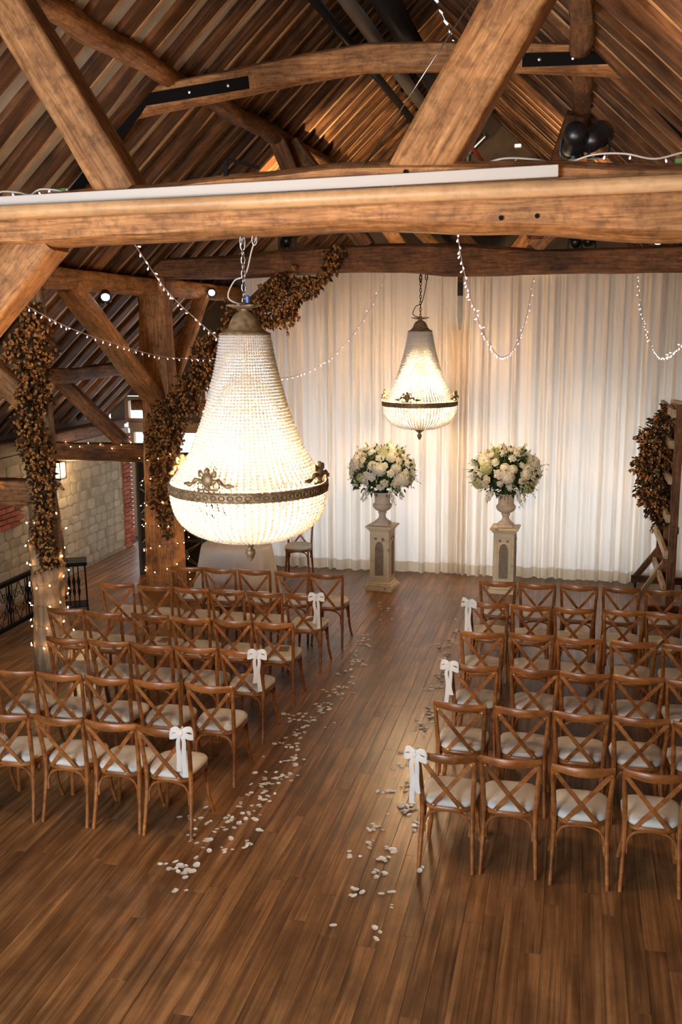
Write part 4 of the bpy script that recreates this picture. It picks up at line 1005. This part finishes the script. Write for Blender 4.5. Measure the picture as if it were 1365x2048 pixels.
# ------------------------------------------------------------------ folding iron screen behind the far post
def screen_leaf(parent, M, W_=.52, H_=1.82):
    rot = obj('leaf_frame', G().merge((lambda g: (g.bbox((.015, 0, H_/2), (.04, .035, H_), .004), g.bbox((W_-.015, 0, H_/2), (.04, .035, H_), .004), g.bbox((W_/2, 0, .02), (W_, .03, .05), .004), g.bbox((W_/2, 0, H_-.02), (W_, .03, .05), .004),
        [g.bbox((W_/2, 0, H_*k/4), (W_, .028, .05), .004) for k in (1, 2, 3)], g)[-1])(G())), 'screen_metal', parent, M)
    obj('backing', G().box((W_/2, .012, H_/2), (W_-.06, .004, H_-.06)), 'screen_backing', rot)
    for k in range(4):
        z0 = H_*k/4+.04; z1 = H_*(k+1)/4-.04; c = (z0+z1)/2; h = (z1-z0)/2; g = G()
        for s in (-1, 1):
            g.tube(spline([(W_/2+s*.20, -.004, z0), (W_/2+s*.02, -.004, c-h*.4), (W_/2-s*.02, -.004, c), (W_/2+s*.02, -.004, c+h*.4), (W_/2+s*.20, -.004, z1)], 6), .008, 5)
            g.tube([(W_/2+s*.21, -.004, z0), (W_/2-s*.01, -.004, c), (W_/2+s*.21, -.004, z1)], .007, 5)
        obj('scroll_bars', g, 'screen_bar', rot)
t = thing('folding_screen', (-6.33, 13.35, 0), 'dark metal folding screen with curved bars behind the far post', 'screen')
def yawm(x, y, a): return Matrix.Translation((x, y, 0)) @ Matrix.Rotation(a, 4, 'Z')
screen_leaf(t, yawm(0, 0, .95)); screen_leaf(t, yawm(.31, .43, .2)); screen_leaf(t, yawm(.83, .54, -.55))

# ------------------------------------------------------------------ iron railing, stand and wall lantern in the aisle
t = thing('iron_railing', (-6.72, 10.65, 0), 'low black iron railing with scrollwork at the left edge', 'railing')
g = G(); g.bbox((0, 0, .62), (.06, 2.3, .06), .01); obj('top_rail', g, 'black_iron', t)
g = G(); g.bbox((0, 0, .06), (.05, 2.3, .05), .008); obj('bottom_rail', g, 'black_iron', t)
for k in range(6):
    yy = -1.05+k*.42
    obj('baluster', G().lathe([(.012, .08), (.012, .2), (.028, .26), (.014, .32), (.018, .36), (.03, .42), (.014, .5), (.012, .6)], 10), 'black_iron', t, Matrix.Translation((0, yy, 0)), True)
    for s in (-1, 1): obj('upright', G().tube([(0, yy+s*.06, .08), (0, yy+s*.06, .6)], .007, 5), 'black_iron', t)
    if k < 5:
        g = G()
        for s in (-1, 1):
            for (c0, sg) in ((.22, 1), (.46, -1)):
                pts = []
                for i in range(26):
                    a = i/25*4.2*PI/2; r = .075*(1-i/32); pts.append((0, yy+.21+s*(.075-r*math.cos(a)*.8), c0+sg*r*math.sin(a)))
                g.tube(pts, .006, 4)
            g.tube([(0, yy+.21, .08), (0, yy+.21+s*.13, .34), (0, yy+.21, .6)], .006, 4)
        obj('scrollwork', g, 'black_iron', t)
t = thing('plant_stand', (-6.42, 11.5, 0), 'tall black iron stand with turned spindles against the stone wall', 'stand', rz=.5)
obj('top', G().bbox((0, 0, .64), (.36, .36, .05), .012), 'black_iron', t)
for a in (-1, 1):
    for b in (-1, 1): obj('leg', G().tube([(a*.15, b*.15, .62), (a*.16, b*.16, 0)], .011, 6), 'black_iron', t)
for a in (-.5, 0, .5): obj('spindle', G().lathe([(.008, .05), (.008, .2), (.022, .27), (.01, .33), (.024, .4), (.008, .48), (.008, .62)], 8), 'black_iron', t, Matrix.Translation((a*.12, -.13, 0)), True)
obj('lower_ring', G().box((0, 0, .06), (.3, .3, .015)), 'black_iron', t)
t = thing('wall_lantern', (-7.27, 12.76, 1.55), 'glowing lantern on the stone wall under the aisle tie', 'lantern')
obj('glass', G().bbox((.02, 0, .12), (.10, .16, .22), .01), 'lantern_glass', t)
g = G()
for a in (-.04, .08):
    for b in (-.085, .085): g.box((a, b, .12), (.012, .012, .26))
for z in (-.005, .245): g.bbox((.02, 0, z), (.13, .19, .02), .004)
for s in (-1, 1): g.tube(spline([(.078, s*.07, .02), (.078, s*.01, .08), (.078, s*.06, .13), (.078, 0, .2)], 5), .004, 4)
obj('cage', g, 'black_iron', t); obj('bracket', G().box((-.05, 0, .1), (.06, .04, .1)), 'black_iron', t)
l = light('lantern_light', 'POINT', (.16, 0, .1), 22, (1.0, .7, .38), shadow_soft_size=.05); l.parent = t

# ------------------------------------------------------------------ wooden frame on wheels at the right
t = thing('wooden_frame', (1.27, 13.5, 0), 'tall dark timber frame on castors with pale rungs at the right edge', 'frame')
NX = aty(1351, 1000, 12.6).x-1.27
for (x, y, h) in ((-.03, .62, 2.15), (NX*.4, -.12, 2.35), (NX, -.9, 2.72)):
    obj('upright', hewn(h-.12, .10, .10, 5, wob=.002), 'oak_dark', t, frame((x, y, .12), (x, y, h), (1, 0, 0)))
for i, z in enumerate((.42, .86, 1.32, 1.80, 2.24, 2.62)):
    obj('rung', hewn(1.6, .05, .10, i, wob=.002), 'pale_wood', t, frame((-.10, .62, z), (NX-.075, -.97, z), (0, 0, 1)))
obj('foot_beam', hewn(.78, .09, .10, 6, wob=.002), 'oak_dark', t, frame((-.40, .62, .13), (.38, .62, .13)))
obj('foot_beam', hewn(.78, .09, .10, 7, wob=.002), 'oak_dark', t, frame((-.30, -.9, .13), (.48, -.9, .13)))
obj('diagonal_brace', hewn(.55, .07, .08, 8, wob=.002), 'oak_dark', t, frame((-.34, .62, .16), (-.03, .62, .60)))
obj('diagonal_brace', hewn(.62, .035, .06, 9, wob=.002), 'pale_wood', t, frame((-.34, -.3, .14), (-.0, -.1, .62)))
obj('cross_rail', hewn(1.3, .07, .09, 10, wob=.002), 'oak_dark', t, frame((0.02, .68, 1.1), (NX+.06, -.6, 1.1)))
obj('top_rail', hewn(1.2, .07, .09, 12, wob=.002), 'pale_wood', t, frame((0.0, .2, 2.66), (NX+.05, -.98, 2.72)))
for (x, y) in ((-.34, .62), (.3, .62), (-.24, -.9), (.42, -.9)):
    w = G(); w.tube([(x-.014, y, .04), (x+.014, y, .04)], .04, 14); w.box((x, y, .07), (.04, .03, .03)); obj('castor', w, 'black_plastic', t)

# ------------------------------------------------------------------ dried hop garlands
def cone_geo(rg, r):
    g = G(); n = 5; vs = [(0, 0, r*1.5)]; 
    for (q, z) in ((.75, .9), (1.0, .1), (.7, -.7)):
        o_ = rg.random()*2
        for k in range(n):
            a = 2*PI*k/n+o_; vs.append((q*r*math.cos(a), q*r*math.sin(a), z*r))
    vs.append((0, 0, -r*1.3))
    fs = [(0, 1+k, 1+(k+1) % n) for k in range(n)]
    for i in range(2): fs += [(1+i*n+k, 1+i*n+n+k, 1+i*n+n+(k+1) % n, 1+i*n+(k+1) % n) for k in range(n)]
    fs += [(1+2*n+k, 3*n+1, 1+2*n+(k+1) % n) for k in range(n)]
    return g.add(vs, fs)
def garland(name, path, rad, ncone, nleaf, label, seed, core=None, green=0.0, skin=None, stray=8, cr=(.014, .024)):
    """path: points, rad: radius per point; cones crowd the outside of the rope"""
    rg = random.Random(seed); t = thing(name, path[0], label, 'garland'); o0 = Vector(path[0])
    P = spline(path, 8); R_ = spline([(r, 0, 0) for r in rad], 8); N = len(P); RMAX = max(v.x for v in R_)
    base = [cone_geo(rg, 1.0) for _ in range(5)]
    cones = G(); gr = G(); lv = G(); stem = G()
    def spot(lo=.55, hi=1.05):
        i = rg.randrange(N-1)
        while rg.random() > R_[i].x/RMAX: i = rg.randrange(N-1)
        p = P[i].lerp(P[i+1], rg.random()); r = max(R_[i].x, .02)
        tn = (P[min(i+1, N-1)]-P[max(i-1, 0)]).normalized(); d = Vector((rg.gauss(0, 1), rg.gauss(0, 1), rg.gauss(0, 1))); d -= tn*d.dot(tn); d.normalize()
        lump = .78+.75*noise.noise(p*4.2+d*1.1+Vector((seed, 0, 0)))+.35*noise.noise(p*11+d*2)
        if lump < .55 and rg.random() < .75: return spot(lo, hi)
        return p+d*r*rg.uniform(lo, hi)*min(1.35, max(.35, lump)), d
    for k in range(ncone):
        p, d = spot(); s = rg.uniform(*cr); M = Matrix.Translation(p-o0) @ Matrix.Rotation(rg.uniform(-.7, .7)+PI, 4, 'X') @ Matrix.Rotation(rg.uniform(-.7, .7), 4, 'Y') @ Matrix.Rotation(rg.random()*6, 4, 'Z') @ Matrix.Scale(s, 4)
        (gr if rg.random() < green else cones).merge(base[rg.randrange(5)], M)
    for k in range(nleaf):
        p, d = spot(.3, .95); leaf(lv, p-o0, d+Vector((rg.uniform(-.7, .7), rg.uniform(-.7, .7), rg.uniform(-1.1, .3))), rg.uniform(.04, .09), rg.uniform(.012, .03), rg)
    for k in range(stray):
        p, d = spot(.8, 1.0); q = p+d*rg.uniform(.06, .16)+Vector((0, 0, rg.uniform(-.18, .02))); m = (p+q)/2+Vector((0, 0, .03))
        S_ = spline([p-o0, m-o0, q-o0], 5); stem.tube(S_, .0025, 4)
        for e in range(5):
            c = S_[4+e]; cones.merge(base[e], Matrix.Translation(c+Vector((rg.uniform(-.02, .02), rg.uniform(-.02, .02), rg.uniform(-.03, 0)))) @ Matrix.Rotation(PI, 4, 'X') @ Matrix.Scale(.016, 4))
            leaf(lv, c, d+Vector((rg.uniform(-1, 1), rg.uniform(-1, 1), -.4)), .04, .012, rg)
    for k in range(3):
        stem.tube([p-o0+Vector((.03*math.sin(i*.5+k*2), .03*math.cos(i*.6+k), 0)) for i, p in enumerate(P)], .006, 5)
    obj('bines', stem, 'hop_stem', t); tag(obj('hop_cones', cones, 'hop_cone', t), kind='stuff')
    tag(obj('dry_leaves', lv, 'hop_leaf', t), kind='stuff')
    if gr.v: tag(obj('green_hops', gr, 'hop_green', t), kind='stuff')
    return t
q = lambda a, b, y: tuple(aty(a, b, y))
garland('hop_garland', [q(66, 605, 9.2), q(62, 690, 9.15), q(72, 770, 9.15), q(58, 840, 9.15), q(75, 910, 9.15), q(85, 970, 9.15), q(86, 1030, 9.15), q(90, 1080, 9.15), q(102, 1135, 9.15)],
        [.09, .24, .20, .18, .18, .13, .12, .11, .09], 2000, 2200, 'shaggy brown hop garland wrapped round the gnarled left post', 1, stray=22, cr=(.011, .020))
garland('hop_garland', [q(335, 1075, 12.5), q(325, 1010, 12.5), q(322, 940, 12.5), q(325, 880, 12.5), q(345, 835, 12.5), q(385, 770, 12.5), q(425, 715, 12.5), q(470, 660, 12.5), q(540, 615, 12.5), q(575, 590, 12.5), q(625, 575, 12.5), q(665, 530, 12.5), q(680, 495, 12.5)],
        [.06, .15, .18, .25, .28, .25, .27, .30, .32, .26, .10, .10, .06], 3300, 3600, 'long brown hop garland from the far post up along the tie beam brace', 2, green=.12, stray=30, cr=(.012, .021))
garland('hop_garland', [(1.17, 13.2, 2.66), (1.12, 13.2, 2.45), (1.03, 13.2, 2.15), (1.02, 13.2, 1.9), (1.05, 13.2, 1.6), (1.10, 13.2, 1.35), (1.2, 13.2, 1.1)],
        [.08, .14, .27, .28, .26, .20, .05], 1000, 2600, 'rusty hop and leaf garland hanging on the wooden frame at the right', 3, green=.15, stray=30, cr=(.011, .020))

# ------------------------------------------------------------------ fairy lights
BULB = {}
for m in ('bulb_pink', 'bulb_warm', 'bulb_white'):
    g = G(); g.tube([(0, 0, 0), (0, 0, -.02)], .0035, 5, mi=1); g.lathe([(.0035, -.02), (.008, -.03), (.0095, -.04), (.006, -.049), (.001, -.051)], 7, mi=0)
    BULB[m] = g.mesh('bulb', [m, 'cable_white'], True)
def fairy(pts, label, mat, spacing=.11, seed=0, scale=.62, wire='cable_white', wr=.003, hang=.55):
    rg = random.Random(seed); P = spline(pts, 10); t = thing('fairy_lights', P[0], label, 'fairy lights'); o0 = P[0]
    obj('wire', G().tube([p-o0 for p in P], wr, 5), wire, t)
    acc = 0; nxt = .05
    for i in range(len(P)-1):
        d = (P[i+1]-P[i]).length
        while nxt < acc+d:
            p = P[i].lerp(P[i+1], (nxt-acc)/d)-o0
            M = Matrix.Translation(p) @ Matrix.Rotation(rg.uniform(-hang, hang)*(1 if rg.random() < .65 else 3.6), 4, 'Y') @ Matrix.Rotation(rg.uniform(-hang, hang), 4, 'X') @ Matrix.Scale(scale, 4)
            link('bulb', BULB[mat], t, M); nxt += spacing*rg.uniform(.75, 1.25)
        acc += d
    return t
fairy([q(268, 487, 5.9), q(340, 588, 6.9), q(425, 668, 8.0), q(480, 722, 9.0), q(545, 755, 10.2), q(610, 745, 11.2), q(670, 708, 12.0), q(730, 635, 12.5), q(772, 552, 12.72)], 'fairy light string sagging behind the near chandelier to the far beam', 'bulb_pink', .125, 1)
fairy([q(28, 598, 6.2), q(150, 660, 7.4), q(300, 708, 9.0), q(370, 717, 9.8), q(445, 716, 10.8), q(500, 700, 11.8)], 'fairy light string running from left beam end towards the near chandelier', 'bulb_pink', .135, 2)
fairy([q(914, 458, 5.9), q(928, 540, 6.8), q(950, 620, 8.0), q(975, 680, 9.2), q(1003, 714, 10.3), q(1030, 695, 11.2), q(1052, 640, 12.1), q(1068, 556, 12.72)], 'fairy light string hanging in a deep loop right of the far chandelier', 'bulb_pink', .12, 3)
fairy([q(1275, 547, 12.7), q(1282, 610, 12.1), q(1296, 670, 11.2), q(1318, 712, 10.3), q(1348, 705, 9.2), q(1380, 670, 8.2)], 'fairy light string looping at the right picture edge', 'bulb_white', .10, 4)
fairy([(x, NY-.05-.03*math.sin(x*9), 4.59+.02*math.sin(x*13)) for x in [-.75+k*.16 for k in range(10)]], 'fairy light cable lying on top of the nearest beam at the right', 'bulb_pink', .16, 5, wr=.006)
fairy([(x, NY-.08-.03*math.sin(x*17), 4.53+.015*math.sin(x*23)) for x in [-3.7+k*.09 for k in range(8)]], 'fairy light cable bunched on top of the nearest beam at the left', 'bulb_pink', .10, 6, wr=.006)
def helix(c, r0, r1, z0, z1, turns, n=90):
    return [(c[0]+(r0+(r1-r0)*i/n)*math.cos(2*PI*turns*i/n), c[1]+(r0+(r1-r0)*i/n)*math.sin(2*PI*turns*i/n), z0+(z1-z0)*i/n+.03*math.sin(i)) for i in range(n+1)]
fairy(helix((-5.53, 9.35), .235, .20, .15, 1.75, 7), 'warm fairy lights wound round the foot of the gnarled left post', 'bulb_warm', .17, 7, .7, 'hop_stem', .0022, .8)
fairy(helix((-5.63, FY), .33, .31, .12, 2.0, 6), 'warm fairy lights wound round the far post', 'bulb_warm', .2, 8, .5, 'hop_stem', .0022, .8)
fairy([(-7.3+k*.2, FY-.13+.02*math.sin(k*2), 2.08+.05*math.sin(k*2.3)) for k in range(8)], 'warm fairy lights along the aisle tie beside the far post', 'bulb_warm', .16, 9, .5, 'hop_stem', .0022, .8)
fairy([(-7.3+k*.2, 9.3, 2.05-.03*math.sin(k*2)) for k in range(8)], 'warm fairy lights along the aisle tie at the left edge', 'bulb_warm', .18, 10, .6, 'hop_stem', .0022, .8)
fairy([(-7.2+k*.25, 15.5, 2.30+.04*math.sin(k*2)) for k in range(9)], 'warm fairy lights along the rail of the aisle end window', 'bulb_warm', .2, 11, .6, 'hop_stem', .0022, .8)

# ------------------------------------------------------------------ spotlights
def spotlight(loc, aim, label, lit=None, s=1.0, energy=0, col=WARM, group=None, cone=1.0):
    t = thing('spotlight', loc, label, 'spotlight')
    d = (Vector(aim)-Vector(loc)).normalized(); Q = d.to_track_quat('Z', 'Y').to_matrix().to_4x4()
    M = Matrix.Translation((0, 0, .10*s)) @ Q @ Matrix.Scale(s, 4)
    b = obj('barrel', G().lathe([(.0, -.09), (.05, -.085), (.058, -.05), (.058, .03), (.066, .035), (.066, .085), (.058, .085), (.054, .05), (.0, .05)], 20), 'black_plastic', t, M, True)
    obj('lens', G().lathe([(.0, .056), (.03, .055), (.052, .051)], 18), lit or 'black_plastic', b, None, True)
    obj('yoke', G().tube(spline([(-.07*s, 0, .10*s), (-.07*s, 0, .02*s), (0, 0, .006), (.07*s, 0, .02*s), (.07*s, 0, .10*s)], 4), .007*s, 5), 'black_plastic', t)
    obj('foot', G().tube([(0, 0, -.004), (0, 0, .012)], .035*s, 12), 'black_plastic', t)
    if energy:
        p = Vector(loc)+Vector((0, 0, .1*s))+d*.12*s
        l = light('spotlight_beam', 'SPOT', p, energy, col, p+d, spot_size=cone, spot_blend=.8, shadow_soft_size=.05)
        l.parent = t; l.matrix_parent_inverse = Matrix.Translation(-Vector(loc))
    return t
spotlight(q(1150, 318, 6.05), (-.15, 14.3, 1.5), 'black stage spotlight on the nearest beam, left of the pair', None, 1.1, 360, (1.0, .72, .42), cone=.36)
spotlight(q(1190, 316, 6.12), (1.6, 9.0, 6.2), 'black stage spotlight on the nearest beam, right of the pair', None, 1.1, 30, WARM, cone=1.6)
spotlight(q(575, 497, 12.8), (-3.9, 15, 6.5), 'black spotlight on the far tie beam near its left end', None, 1.2, 330, WARM, cone=1.7)
spotlight(q(1150, 500, 12.8), (-.8, 16, 6.5), 'black spotlight on the far tie beam, middle of the three', None, 1.1, 300, WARM, cone=1.7)
spotlight(q(1178, 500, 12.8), (1.0, 17, 5.6), 'black spotlight on the far tie beam beside its middle twin', None, 1.1)
spotlight(q(1316, 500, 12.7), (.3, 6, 4.2), 'lit black spotlight on the far tie beam at the right', 'lens_warm', 1.3, 25, WARM, cone=1.2)
for (px_, py_, yy, xx, lab) in ((211, 590, 11.0, -5.47, 'bright white spotlight under the plate left of the far post'), (424, 583, 14.4, -5.45, 'bright white spotlight under the plate right of the far post')):
    p = CAM+ray(px_, py_)*((xx-CAM.x)/ray(px_, py_).x)
    spotlight((xx, p.y, p.z-.10), (-2.6, 5.0, 1.2), lab, 'lens_lit', .95, 5, (1, .93, .82), cone=1.2)
p = CAM+ray(95, 572)*((-5.62-CAM.x)/ray(95, 572).x)
spotlight((-5.62, p.y, 4.345), (-4.5, 14.0, 6.5), 'black spotlight on the plate above the gnarled post, right of the pair', None, 1.3, 150, WARM, cone=1.9)
spotlight((-5.62, p.y-.3, 4.345), (-4.3, 6, 6.3), 'black spotlight on the plate above the gnarled post, left of the pair', None, 1.3, 150, WARM, cone=1.9)
# warm uplighters on the gallery behind the camera
for x_ in (-3.4, .6):
    spotlight((x_, -.6, 2.75), (x_*.75-.45, 5.8, 4.55), 'black uplighter on the gallery behind the viewer, %s one' % ('left' if x_ < 0 else 'right'), 'lens_warm', 1.2, 320, (1.0, .60, .30), cone=1.1)
# small things on the nearest beam
t = thing('green_clip', q(1360, 328, NY), 'small green clip on the nearest beam at the right edge', 'clip')
obj('jaw', G().bbox((0, 0, 0), (.05, .06, .06), .006), 'green_tag', t); obj('pin', G().tube([(0, -.03, -.02), (0, -.03, -.06)], .004, 5), 'white_plastic', t)
t = thing('green_sleeve', q(115, 384, NY-.05), 'flat green sleeve lying on the nearest beam at the left', 'sleeve')
obj('sleeve', G().tube([(-.06, 0, 0), (.06, 0, .008)], .016, 10), 'green_tag', t); obj('cap', G().tube([(.06, 0, .008), (.075, 0, .009)], .010, 8), 'white_plastic', t)
